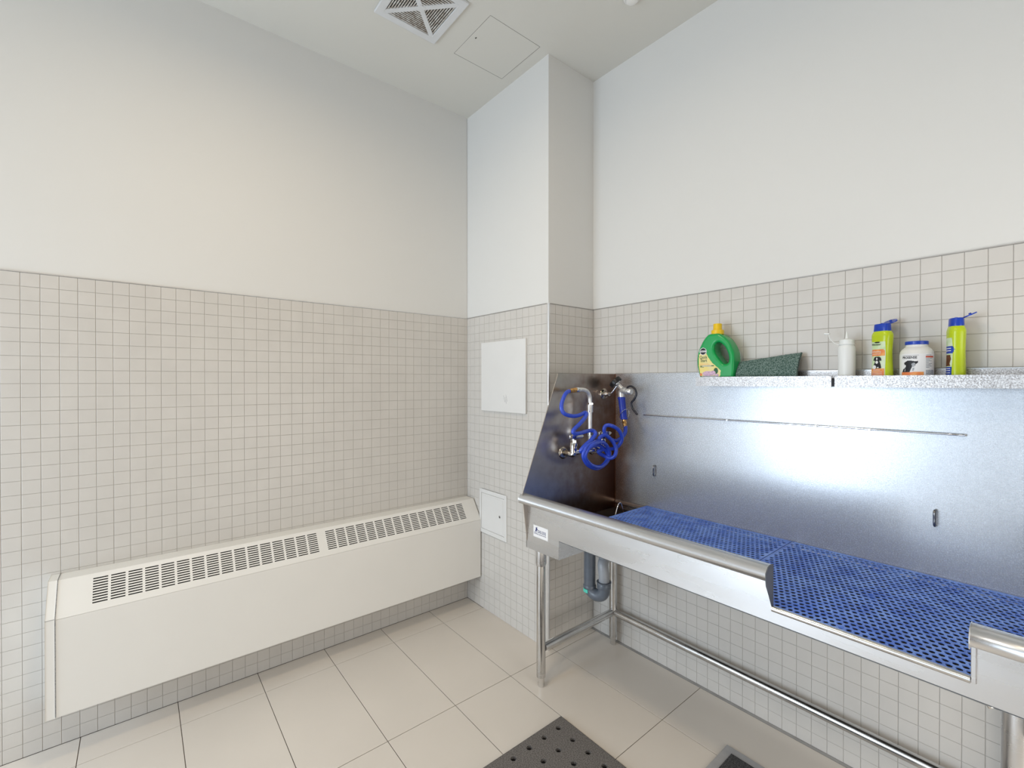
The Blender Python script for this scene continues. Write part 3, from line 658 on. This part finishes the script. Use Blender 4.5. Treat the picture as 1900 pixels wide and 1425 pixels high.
lb = mk('label', raster(lab, lambda x, y: J(x, y), 0.0015), M['lab_y'], jg)
mk('label_badge_ring', raster(disc(1.4320, 1.508, 0.0155), lambda x, y: J(x, y, .0003), 0.0012), M['lab_w'], jg)
mk('label_badge', raster(disc(1.4320, 1.508, 0.0135), lambda x, y: J(x, y, .0006), 0.001), M['ink'], jg)
mk('badge_band', raster(rect(1.4190, 1.4450, 1.5045, 1.5115), lambda x, y: J(x, y, .0009), 0.001), M['lab_w'], jg)
mk('badge_print', text_vf('Miracle-Gro', 0.0062, lambda x, y: J(1.4196+x*.72, 1.5062+y, .0012)), M['ink'], jg)
mk('label_words', join(text_vf('Quick', 0.0185, lambda x, y: J(1.4170+x*.72, 1.4770+y, .0007), bold=.0002), text_vf('Start', 0.0185, lambda x, y: J(1.4205+x*.80, 1.4630+y, .0007), bold=.0002)), M['lgrn'], jg)
mk('label_bar', raster(rect(1.4190, 1.4290, 1.4430, 1.4470), lambda x, y: J(x, y, .0006)), M['lgrn'], jg)
mk('label_bar', join(raster(rect(1.4680, 1.4800, 1.4440, 1.4480), lambda x, y: J(x, y, .0006)),
    raster(rect(1.4190, 1.4360, 1.4395, 1.4410), lambda x, y: J(x, y, .0006), .0008)), M['lgrn'], jg)
mk('label_stripe', join(raster(rect(1.4290, 1.4680, 1.4435, 1.4475), lambda x, y: J(x, y, .0006))), M['gry'], jg)
mk('label_lines', join(raster(rect(1.4170, 1.4560, 1.4545, 1.4555), lambda x, y: J(x, y, .0006), .0008), raster(rect(1.4150, 1.4620, 1.4505, 1.4515), lambda x, y: J(x, y, .0006), .0008)), M['ora'], jg)
mk('label_flowers', join(raster(disc(1.452, 1.413, .022, .011), lambda x, y: J(x, y, .0006)), raster(disc(1.475, 1.415, .012, .010), lambda x, y: J(x, y, .0008)), raster(disc(1.492, 1.404, .008), lambda x, y: J(x, y, .0011))), M['pink'], jg)
mk('label_soil', raster(rect(1.4280, 1.4980, 1.3975, 1.4035), lambda x, y: J(x, y, .0013)), M['gry'], jg)
mk('label_poppy', raster(disc(1.4230, 1.409, .005, .006), lambda x, y: J(x, y, .0008)), M['ora'], jg)
mk('label_leaf', raster(disc(1.4880, 1.424, .009, .013), lambda x, y: J(x, y, .0007)), M['lgrn'], jg)

# ------------------------------------------------------------------ scouring pad leaning on the wall
pd = thing('scouring_pad', (1.675, 0.29, ZS), 'worn dark green scouring pad leaning against the wall behind the shelf', 'scouring pad')
def padv():
    nx, nz = 40, 14; V = []; F = []
    BLc, BRc, TRc, TLc = Vector((1.5620, 0, ZS+.0005)), Vector((1.7835, 0, ZS+.0005)), Vector((1.7840, 0, 1.4895)), Vector((1.5600, 0, 1.4605))
    for side in (0, 1):
        for i in range(nx+1):
            for j in range(nz+1):
                u, v = i/nx, j/nz
                p = (BLc*(1-u)+BRc*u)*(1-v)+(TLc*(1-u)+TRc*u)*v
                y = 0.268+0.050*v*(p.z-ZS)/0.10+0.004*math.sin(u*6)
                e = 0.0009 if 0 < i < nx else 0
                V.append((p.x+random.uniform(-1, 1)*.0006, y+(0.016 if side else 0)+random.uniform(-1, 1)*.0010, p.z+random.uniform(-1, 1)*.0006*(j > 0)))
    N1 = (nx+1)*(nz+1); g = lambda i, j: i*(nz+1)+j
    for i in range(nx):
        for j in range(nz):
            F.append((g(i, j), g(i+1, j), g(i+1, j+1), g(i, j+1))); F.append((N1+g(i, j), N1+g(i, j+1), N1+g(i+1, j+1), N1+g(i+1, j)))
    for i in range(nx):
        for j in (0, nz): F.append((g(i, j), g(i+1, j), N1+g(i+1, j), N1+g(i, j)))
    for j in range(nz):
        for i in (0, nx): F.append((g(i, j), g(i, j+1), N1+g(i, j+1), N1+g(i, j)))
    return V, F
mk('pad', padv(), M['pad'], pd)

# ------------------------------------------------------------------ shaped bottles
class Body:
    def __init__(s, cx, cy, z0, rot, prof, n=2.4):
        s.c = Vector((cx, cy, z0)); s.rot = rot; s.prof = prof; s.n = n      # prof: (z, rx, ry)
    def r(s, z):
        P_ = s.prof
        for a, b in zip(P_, P_[1:]):
            if a[0] <= z <= b[0]:
                t_ = (z-a[0])/(b[0]-a[0]); return a[1]+(b[1]-a[1])*t_, a[2]+(b[2]-a[2])*t_
        return P_[-1][1:]
    def wp(s, x, y, z):
        c_, s_ = math.cos(s.rot), math.sin(s.rot)
        return (s.c.x+x*c_-y*s_, s.c.y+x*s_+y*c_, s.c.z+z)
    def mesh(s, seg=40):
        V = []; F = []
        for z, rx, ry in s.prof:
            for k in range(seg):
                a = 2*math.pi*k/seg; ca, sa = math.cos(a), math.sin(a)
                V.append(s.wp(rx*math.copysign(abs(ca)**(2/s.n), ca), ry*math.copysign(abs(sa)**(2/s.n), sa), z))
        m = len(s.prof)
        for i in range(m-1):
            for k in range(seg): F.append((i*seg+k, i*seg+(k+1) % seg, (i+1)*seg+(k+1) % seg, (i+1)*seg+k))
        F.append(tuple(range(seg-1, -1, -1))); F.append(tuple((m-1)*seg+k for k in range(seg)))
        return V, F
    def front(s, off=0.0005):
        def fn(x, z):
            rx, ry = s.r(z); u = max(-0.999, min(0.999, x/(rx+1e-6)))
            y = -(ry+off)*(1-abs(u)**s.n)**(1/s.n)
            return s.wp(x*(1+off/rx), y, z)
        return fn
    def wrap(s, off=0.0005):         # round bodies: x is arc length from the front
        def fn(x, z):
            rx, ry = s.r(z); a = x/rx; return s.wp((rx+off)*math.sin(a), -(ry+off)*math.cos(a), z)
        return fn
def smoothprof(pts, sub=4):
    return [(p.x, p.y, p.z) for p in catmull(pts, sub)]
shp = smoothprof([(0, .0275, .0165), (.004, .0305, .0195), (.02, .0305, .0200), (.05, .0285, .0195), (.08, .0275, .0190), (.105, .0285, .0195), (.130, .0305, .0200), (.142, .0305, .0195), (.1495, .0275, .0175), (.1535, .0245, .0165)], 4)
def shampoo(cx_, cy_, rot, lidang, label, second=False):
    r = thing('shampoo_bottle', (cx_, cy_, ZS), label, 'bottle', 'lime green shampoo bottles with blue flip caps')
    B = Body(cx_, cy_, ZS, rot, shp, 2.7)
    mk('body', B.mesh(), M['lime'], r, smooth=True)
    cp = Body(cx_, cy_, ZS, rot, [(.1530, .0248, .0160), (.1560, .0252, .0165), (.1740, .0238, .0156), (.1775, .0230, .0150), (.1780, .021, .0135)], 2.6)
    k = mk('flip_cap', cp.mesh(), M['cap'], r, smooth=True)
    mk('spout', lathe([(0.005, 0), (0.0035, 0.003)], cp.wp(-0.002, 0, 0.1780), (0, 0, 1), 14), M['cap'], k, smooth=True)
    # raised lid: an oval plate hinged at the +x side
    L = []; ca, sa = math.cos(lidang), math.sin(lidang)
    for zz in (0, 0.0032):
        for i in range(24):
            a = 2*math.pi*i/24; lx = 0.0170+0.0165*math.cos(a); wx = 0.0200*math.sin(a)
            L.append(cp.wp(wx, 0.0150+lx*ca-zz*sa, 0.1765+lx*sa+zz*ca))
    F = [tuple(range(23, -1, -1)), tuple(range(24, 48))]+[(i, (i+1) % 24, 24+(i+1) % 24, 24+i) for i in range(24)]
    mk('open_lid', (L, F), M['cap'], k, smooth=True)
    mk('lid_plug', lathe([(0.0035, 0), (0.003, 0.004)], cp.wp(0, 0.0150+.019*ca-.0032*sa, 0.1765+.019*sa+.0032*ca), Vector(cp.wp(0, -sa, ca))-Vector(cp.wp(0, 0, 0)), 12), M['cap'], k, smooth=True)
    f0, f1, f2 = B.front(.0004), B.front(.0008), B.front(.0012)
    if not second:
        mk('label', raster(rect(-.024, .024, .006, .118), f0, .0015), M['palg'], r)
        mk('label_header', raster([(-.023, .088), (-.018, .094), (.018, .094), (.023, .088), (.022, .072), (-.022, .072)], f1), M['ora'], r)
        mk('label_footer', raster(rect(-.023, .023, .004, .030), f1), M['ora'], r)
        mk('header_print', join(text_vf('deShedding', .0085, lambda x, y: f2(-.019+x*.82, .0835+y)), text_vf('ULTRA PREMIUM', .0055, lambda x, y: f2(-.019+x*.75, .0760+y)),
            text_vf('SHAMPOO', .0065, lambda x, y: f2(-.013+x*.8, .0230+y)), *[raster(rect(-.019, .017, z, z+.0015), f2, .0011) for z in (.0185, .0135, .0090)]), M['lab_w'], r)
        mk('logo_print', join(text_vf('FURminator', .0085, lambda x, y: f1(-.020+x*.78, .1070+y), bold=.0002), raster(disc(.001, .1165, .010, .0022), f1, .0011)), M['ink'], r)
        dog = raster([(-.006, .0695), (.007, .0695), (.0125, .066), (.015, .057), (.012, .055), (.0095, .058), (.009, .053), (.0125, .045), (.0145, .034), (.0135, .031), (-.006, .031), (-.012, .036), (-.011, .044), (-.0065, .052), (-.008, .058), (-.0105, .0555), (-.013, .058), (-.0105, .066)], f1)
        mk('label_dog', dog, M['ink'], r)
        mk('dog_markings', join(raster(disc(0, .0625, .0022, .004), f2, .0009), raster(disc(0, .051, .0045, .005), f2, .0009), raster(disc(-.0085, .035, .0065), f2, .0012), raster(disc(.004, .034, .003, .002), f2, .0009)), M['lab_w'], r)
    else:
        mk('label', raster(rect(-.024, .024, .006, .118), f0, .0015), M['palg'], r)
        mk('label_header', raster([(-.024, .094), (.024, .094), (.026, .084), (.024, .072), (-.024, .072)], f1), M['cap'], r)
        mk('label_footer', raster(rect(-.024, .024, .004, .032), f1), M['cap'], r)
        mk('label_dog', raster([(-.010, .068), (.018, .068), (.021, .055), (.017, .040), (.021, .034), (-.010, .034)], f1), M['rust'], r)
        mk('header_print', join(*[raster(rect(-.020, .021, z, z+.0022), f2, .0011) for z in (.086, .079, .0255, .0195, .0125)]), M['lab_w'], r)
shampoo(2.0325, 0.285, math.radians(-33), math.radians(28), 'lime shampoo bottle with orange label showing a black puppy, beside the white jar')
shampoo(2.2080, 0.285, math.radians(-71), math.radians(27), 'lime shampoo bottle seen edge-on with its blue lid flipped open, rightmost on the shelf', True)

# white supplement jar
jr = thing('supplement_jar', (2.1185, 0.284, ZS), 'white plastic supplement jar with blue lid and a black dog on its label', 'jar')
jp = [(0, .0385, .0385), (.003, .0408, .0408), (.074, .0412, .0412), (.082, .0400, .0400), (.090, .0350, .0350), (.0945, .0300, .0300), (.097, .0270, .0270), (.104, .0265, .0265)]
JB = Body(2.1185, 0.284, ZS, math.radians(2), jp, 2.0)
mk('body', JB.mesh(48), M['jar'], jr, smooth=True)
mk('lid', lathe([(0.0282, 0), (0.0286, 0.001), (0.0286, 0.0095), (0.0275, 0.0108)], (2.1185, 0.284, ZS+.1035), (0, 0, 1), 40), M['cap'], jr, smooth=True)
w0, w1, w2 = JB.wrap(.0003), JB.wrap(.0007), JB.wrap(.0011)
mk('label', raster(rect(-.060, .060, .006, .0735), w0, .002), M['lab_w'], jr)
mk('brand_print', join(text_vf('PROSENSE', .0105, lambda x, y: w1(-.0330+x*.80, .0590+y), bold=.0003), raster(rect(-.033, .010, .0690, .0696), w1, .0006),
    raster([(-.034, .017), (-.030, .026), (-.022, .033), (-.0225, .040), (-.026, .038), (-.0265, .047), (-.018, .0525), (-.008, .053), (.002, .050), (.0075, .0515), (.008, .046), (.003, .041), (.000, .046), (-.004, .038), (-.008, .028), (-.012, .017)], w1),
    raster(disc(.0010, .040, .0018), w1, .0008)), M['ink'], jr)
mk('dog_highlight', join(raster([(-.007, .043), (-.002, .046), (.002, .043), (.001, .036), (-.003, .033), (-.006, .036)], w2, .001), raster([(-.004, .030), (.000, .030), (-.002, .021), (-.006, .021)], w2, .001),
    raster([(-.026, .020), (-.024, .028), (-.0225, .028), (-.0235, .020)], w2, .001)), M['gry'], jr)
mk('orange_band', join(raster(rect(-.036, .022, .006, .0170), w1), raster(rect(-.005, .022, .0168, .0178), w2, .001)), M['ora'], jr)
mk('fact_panel', join(*[raster(rect(.0270, .0270+ln, z, z+.0022), w1, .0011) for z, ln in ((.068, .016), (.0575, .020), (.054, .012), (.050, .018), (.046, .008), (.042, .019), (.038, .014), (.034, .018), (.030, .010))]), M['gry'], jr)
mk('fact_band', raster(rect(.0265, .052, .0615, .0660), w1), M['red'], jr)
mk('bar_panel', raster(rect(.0270, .052, .0090, .0240), w1), M['gry'], jr)

# squeeze bottle
sq = thing('squeeze_bottle', (1.9345, 0.285, ZS), 'translucent white squeeze bottle with a tethered nozzle cap', 'squeeze bottle')
sx_, sy_ = 1.9345, 0.285
mk('body', lathe([(0.0225, 0), (0.0250, 0.003), (0.0252, 0.100), (0.0240, 0.108), (0.0205, 0.113), (0.0195, 0.116)], (sx_, sy_, ZS), (0, 0, 1), 32), M['haze'], sq, smooth=True)
mk('collar', lathe([(0.0215, 0.114), (0.0220, 0.116), (0.0215, 0.132), (0.0150, 0.1345), (0.0050, 0.1365)], (sx_, sy_, ZS), (0, 0, 1), 32), M['haze'], sq, smooth=True)
mk('nozzle', lathe([(0.0048, 0.136), (0.0030, 0.150), (0.0014, 0.162)], (sx_, sy_, ZS), (0, 0, 1), 16), M['haze'], sq, smooth=True)
mk('tether_cap', join(tube(catmull([(sx_-.020, sy_, ZS+.118), (sx_-.030, sy_, 1.511), (1.893, sy_, 1.5206), (1.8832, sy_, 1.5347), (1.8815, sy_, 1.5483)], 5), 0.0014, 8),
    cyl((1.8835, sy_, 1.549), (1.867, sy_, 1.5505), 0.0032, 12), lathe([(0.0225, 0.1145), (0.0235, 0.116), (0.0225, 0.118)], (sx_, sy_, ZS), (0, 0, 1), 32)), M['haze'], sq, smooth=True)

# ------------------------------------------------------------------ faucet on the side panel
XP = 0.9025
fc = thing('wall_faucet', (XP, 0.05, 1.04), 'chrome two-handle wall faucet with an upright pipe on the tub side panel', 'faucet')
for yy, nm in ((-0.057, 'a'), (0.150, 'b')):
    mk('escutcheon', lathe([(0.030, 0), (0.029, 0.003), (0.022, 0.008), (0.0125, 0.010)], (XP, yy, 1.040), (1, 0, 0), 28), M['dchrome'], fc, smooth=True)
    mk('inlet', join(lathe([(0.0125, 0.006), (0.0125, 0.030)], (XP, yy, 1.040), (1, 0, 0), 8), lathe([(0.0155, 0.030), (0.0155, 0.044)], (XP, yy, 1.040), (1, 0, 0), 6)), M['dchrome'], fc)
    vb = mk('valve_body', join(tube(catmull([(XP+.040, yy, 1.040), (0.958, yy+.002, 1.0395), (0.965, yy+.004, 1.046), (0.965, yy+.004, 1.062)], 4), 0.0145, 16),
        lathe([(0.0165, 0.0), (0.0165, 0.042), (0.0140, 0.046)], (0.965, yy+.004, 1.050), (0, 0, 1), 22), lathe([(0.0155, 0.0), (0.0155, 0.010)], (0.965, yy+.004, 1.096), (0, 0, 1), 6), cyl((0.965, yy+.004, 1.104), (0.965, yy+.004, 1.118), .007)), M['chrome'], fc, smooth=True)
    d = 1 
    mk('lever_handle', prism([(yy-.012, 1.1165), (yy-.012, 1.1265), (yy+.010, 1.1300), (yy+.052, 1.1270), (yy+.060, 1.1220), (yy+.052, 1.1170), (yy+.010, 1.1155)], 'x', 0.955, 0.975), M['chrome'], vb, bevel=0.003, smooth=True)
mk('mixer_bar', join(cyl((0.965, -0.053, 1.048), (0.965, 0.154, 1.048), 0.0125, 22), lathe([(0.0165, -.012), (0.0165, .012)], (0.965, 0.010, 1.048), (0, 1, 0), 6), lathe([(0.0165, -.012), (0.0165, .012)], (0.965, 0.100, 1.048), (0, 1, 0), 6)), M['chrome'], fc, smooth=True)
riser = mk('riser_pipe', tube(catmull([(0.965, 0.062, 1.050), (0.965, 0.062, 1.10), (0.965, 0.062, 1.20), (0.965, 0.062, 1.285), (0.965, 0.056, 1.312), (0.965, 0.040, 1.332), (0.965, 0.012, 1.340), (0.965, -0.020, 1.340)], 5), 0.0098, 16), M['alu'], fc, smooth=True)
mk('riser_nut', join(lathe([(0.0185, 0), (0.0185, 0.009)], (0.965, 0.062, 1.268), (0, 0, 1), 6), lathe([(0.0145, 0), (0.0145, 0.036)], (0.965, 0.062, 1.232), (0, 0, 1), 20),
    lathe([(0.0155, 0), (0.0155, 0.018)], (0.965, 0.062, 1.122), (0, 0, 1), 8), lathe([(0.0165, 0), (0.0165, 0.014)], (0.965, 0.062, 1.072), (0, 0, 1), 6)), M['chrome'], riser, smooth=True)
mk('hose_union', lathe([(0.0125, 0), (0.0125, 0.018), (0.011, 0.020)], (0.965, -0.018, 1.340), (0, -1, 0), 16), M['chrome'], riser, smooth=True)
mk('brass_coupling', join(lathe([(0.0125, 0), (0.0125, 0.022)], (0.965, -0.038, 1.3400), (0, -1, -0.1), 6), lathe([(0.0105, 0.022), (0.010, 0.044)], (0.965, -0.038, 1.340), (0, -1, -0.1), 16)), M['brass'], riser, smooth=True)
# hook
hk = thing('sprayer_hook', (XP, 0.243, 1.3145), 'chrome hook on a round plate holding the sprayer', 'hook')
mk('plate', lathe([(0.030, 0), (0.029, 0.003), (0.020, 0.008), (0.010, 0.010)], (XP, 0.243, 1.3145), (1, 0, 0), 28), M['dchrome'], hk, smooth=True)
mk('arm', join(lathe([(0.0125, 0.004), (0.0125, 0.018), (0.010, 0.022), (0.010, 0.034)], (XP, 0.243, 1.3145), (1, 0, 0), 14),
    tube(catmull([(0.930, 0.243, 1.3155), (0.945, 0.244, 1.3190), (0.960, 0.246, 1.332), (0.974, 0.248, 1.350), (0.984, 0.250, 1.356)], 5), 0.0045, 12)), M['chrome'], hk, smooth=True)
# hose with sprayer
hs = thing('hose_sprayer', (1.02, 0.1, 1.1), 'blue coiled hose ending in a spray gun with blue grip and black lever', 'spray hose')
H = [(0.965, -0.0800, 1.3352), (0.967, -0.100, 1.330), (0.97, -0.1205, 1.3127), (0.975, -0.143, 1.2768), (0.98, -0.1446, 1.2479), (0.985, -0.1255, 1.2303), (0.99, -0.0812, 1.2211), (0.992, -0.0413, 1.2243), (0.992, -0.006, 1.2338), (1.002, -0.006, 1.2270), (1.012, -0.0322, 1.2083), (1.02, -0.0743, 1.1854), (1.02, -0.1099, 1.1639), (1.02, -0.1134, 1.1496), (1.02, -0.0778, 1.1446), (1.015, -0.0193, 1.1498), (1.018, 0.0201, 1.150), (1.03, 0.0257, 1.1359), (1.03, -0.0008, 1.1125), (1.03, -0.0417, 1.0912), (1.03, -0.0708, 1.0718), (1.02, -0.060, 1.0594), (1.01, -0.0152, 1.0642), (1.005, 0.0245, 1.0725), (1.0, 0.0889, 1.0738), (1.0, 0.1414, 1.0376), (1.005, 0.1435, 1.0012), (1.02, 0.0768, 0.9757), (1.035, -0.0065, 0.9932), (1.04, -0.057, 1.037), (1.045, -0.0404, 1.0751), (1.045, 0.0042, 1.0932), (1.03, 0.0724, 1.0933), (1.02, 0.1247, 1.065), (1.01, 0.1537, 1.0166), (1.01, 0.117, 0.980), (1.02, 0.0455, 0.9703), (1.03, -0.0291, 0.9979), (1.035, -0.0643, 1.0418), (1.04, -0.0494, 1.0818), (1.03, 0.0182, 1.0999), (1.02, 0.0648, 1.0994), (1.01, 0.0808, 1.1116), (1.02, 0.1084, 1.1227), (1.03, 0.1447, 1.0955), (1.04, 0.165, 1.0557), (1.04, 0.1568, 1.0226), (1.02, 0.1493, 1.0078), (0.995, 0.1334, 1.0161), (0.992, 0.0911, 1.0407),
     (1.0, 0.1234, 1.0507), (1.02, 0.1753, 1.0522), (1.04, 0.1943, 1.074), (1.05, 0.1979, 1.1062), (1.05, 0.1726, 1.1447), (1.04, 0.1318, 1.1673), (1.02, 0.1124, 1.167), (1.012, 0.1106, 1.1405), (1.015, 0.140, 1.1075), (1.02, 0.19, 1.088), (1.022, 0.235, 1.103), (1.031, 0.25, 1.128), (1.0325, 0.25, 1.1590)]
mk('hose', tube(catmull(H, 6), 0.0092, 12), M['blue'], hs, smooth=True)
def VV(x, z, y=0.25): return Vector((x, y, z))
ax = (VV(1.0071, 1.3030)-VV(1.0235, 1.1905)).normalized(); g0 = VV(1.0235, 1.1905)
mk('grip', lathe([(0.0150, 0), (0.0190, 0.002), (0.0190, 0.007), (0.0165, 0.010), (0.0170, 0.050), (0.0178, 0.100), (0.0195, 0.104), (0.0195, 0.110), (0.0160, 0.113)], g0, ax, 26), M['bluegrip'], hs, smooth=True)
mk('brass_coupling', join(lathe([(0.0095, -0.036), (0.0095, -0.018), (0.0095, 0.001)], g0, ax, 18), lathe([(0.0125, -0.020), (0.0125, -0.008)], g0, ax, 6)), M['brass'], hs, smooth=True)
top = g0+ax*0.112
mk('gun_body', join(tube(catmull([top, VV(1.006, 1.322), VV(1.013, 1.333), VV(1.028, 1.334)], 5), lambda t_: 0.0145+.002*t_, 18),
    tube(catmull([VV(1.022, 1.333), VV(1.005, 1.347), VV(0.990, 1.360), VV(0.984, 1.366)], 4), lambda t_: 0.0125-.003*t_, 16),
    lathe([(0.0155, 0), (0.0155, 0.018), (0.0120, 0.019), (0.0120, 0.024), (0.0150, 0.025), (0.0150, 0.042), (0.0125, 0.046)], VV(1.022, 1.3325), VV(1.07, 1.3285)-VV(1.022, 1.3325), 20)), M['alu'], hs, smooth=True)
kd = (VV(0.9700, 1.3760)-VV(0.990, 1.361)).normalized()+Vector((0, -0.35, 0.25)); kd.normalize()
mk('spray_head', join(lathe([(0.0180, 0), (0.0215, 0.003), (0.0215, 0.007)], VV(0.9840, 1.3655), kd, 28)), M['chrome'], hs, smooth=True)
mk('rubber_bumper', lathe([(0.0270, 0.003), (0.0330, 0.005), (0.0335, 0.022), (0.0315, 0.026), (0.0200, 0.026)], VV(0.9840, 1.3655), kd, 28), M['blk'], hs, smooth=True)
lv = catmull([VV(1.0420, 1.3480), VV(1.0560, 1.3560), VV(1.0720, 1.3540), VV(1.0880, 1.3420), VV(1.0960, 1.3170), VV(1.0830, 1.2920), VV(1.0670, 1.2730), VV(1.0730, 1.2490), VV(1.0880, 1.2330), VV(1.1020, 1.2180)], 5)
mk('lever', tube([(p.x, p.y, p.z) for p in lv], lambda t_: 0.0050 if t_ < .5 else 0.0055, 10), M['blkm'], hs, smooth=True)
mk('hold_down_ring', tube(catmull([VV(1.006, 1.200, .235), VV(1.022, 1.224, .229), VV(1.040, 1.241, .236), VV(1.0515, 1.239, .246), VV(1.0525, 1.224, .25), VV(1.048, 1.203, .25)], 5), 0.0015, 8), M['chrome'], hs, smooth=True)

# ------------------------------------------------------------------ floor mats
m1 = thing('drainage_mat', (1.34, -0.75, 0), 'dark ribbed floor mat with round drain holes in front of the tub', 'mat')
def holed(xa, xb, ya, yb_, z0, z1, hx, hy, r):
    V = []; F = []; gx = sorted(set([xa, xb]+[h-.038 for h in hx[1:]])); gy = sorted(set([ya, yb_]+[h-.038 for h in hy[1:]]))
    for i in range(len(gx)-1):
        for j in range(len(gy)-1):
            x0_, x1_, y0_, y1_ = gx[i], gx[i+1], gy[j], gy[j+1]
            hc = [(a, b) for a in hx for b in hy if x0_ < a < x1_ and y0_ < b < y1_]
            n0 = len(V)
            if not hc:
                b_ = box(x0_, x1_, y0_, y1_, z0, z1); V += b_[0]; F += [tuple(k+n0 for k in f) for f in b_[1]]; continue
            a, b = hc[0]
            per = [(x1_, b), (x1_, y1_), (a, y1_), (x0_, y1_), (x0_, b), (x0_, y0_), (a, y0_), (x1_, y0_)]
            n = 16; inn = [(a+r*math.cos(2*math.pi*k/n), b+r*math.sin(2*math.pi*k/n)) for k in range(n)]
            V += [(p[0], p[1], z1) for p in per]+[(p[0], p[1], z1) for p in inn]+[(p[0], p[1], z0) for p in inn]+[(p[0], p[1], z0) for p in per]
            for k in range(8):
                k2 = (k+1) % 8
                F.append((n0+k, n0+k2, n0+8+(2*k+2) % 16, n0+8+(2*k+1) % 16, n0+8+2*k))
                F.append((n0+k, n0+k2, n0+40+k2, n0+40+k))
            for k in range(16): F.append((n0+8+k, n0+8+(k+1) % 16, n0+24+(k+1) % 16, n0+24+k))
    return V, F
hx = [1.1530+.0765*k for k in range(6)]; hy = [-0.3418-.0768*k for k in range(11)][::-1]
mk('perforated_sheet', holed(1.1160, 1.5740, -1.1500, -0.2890, 0.0012, 0.0115, hx, hy, 0.0108), M['matd'], m1)
mk('backing_sheet', box(1.1165, 1.5735, -1.1495, -0.2895, 0.0002, 0.0012), M['blk'], m1)
mk('edge_band', join(box(1.1125, 1.1160, -1.1535, -0.2855, 0.0004, 0.009), box(1.1160, 1.5740, -0.2890, -0.2855, 0.0004, 0.009)), M['blk'], m1)
m2 = thing('bordered_floor_mat', (1.85, -0.18, 0), 'charcoal carpet mat with a grey border under the tub entry', 'mat')
mk('border', box(1.6115, 2.10, -0.46, 0.0980, 0.0004, 0.007), M['matb'], m2, bevel=0.002)
mk('carpet_field', box(1.6430, 2.07, -0.43, 0.0640, 0.0070, 0.0105), M['mat2'], m2, bevel=0.001)
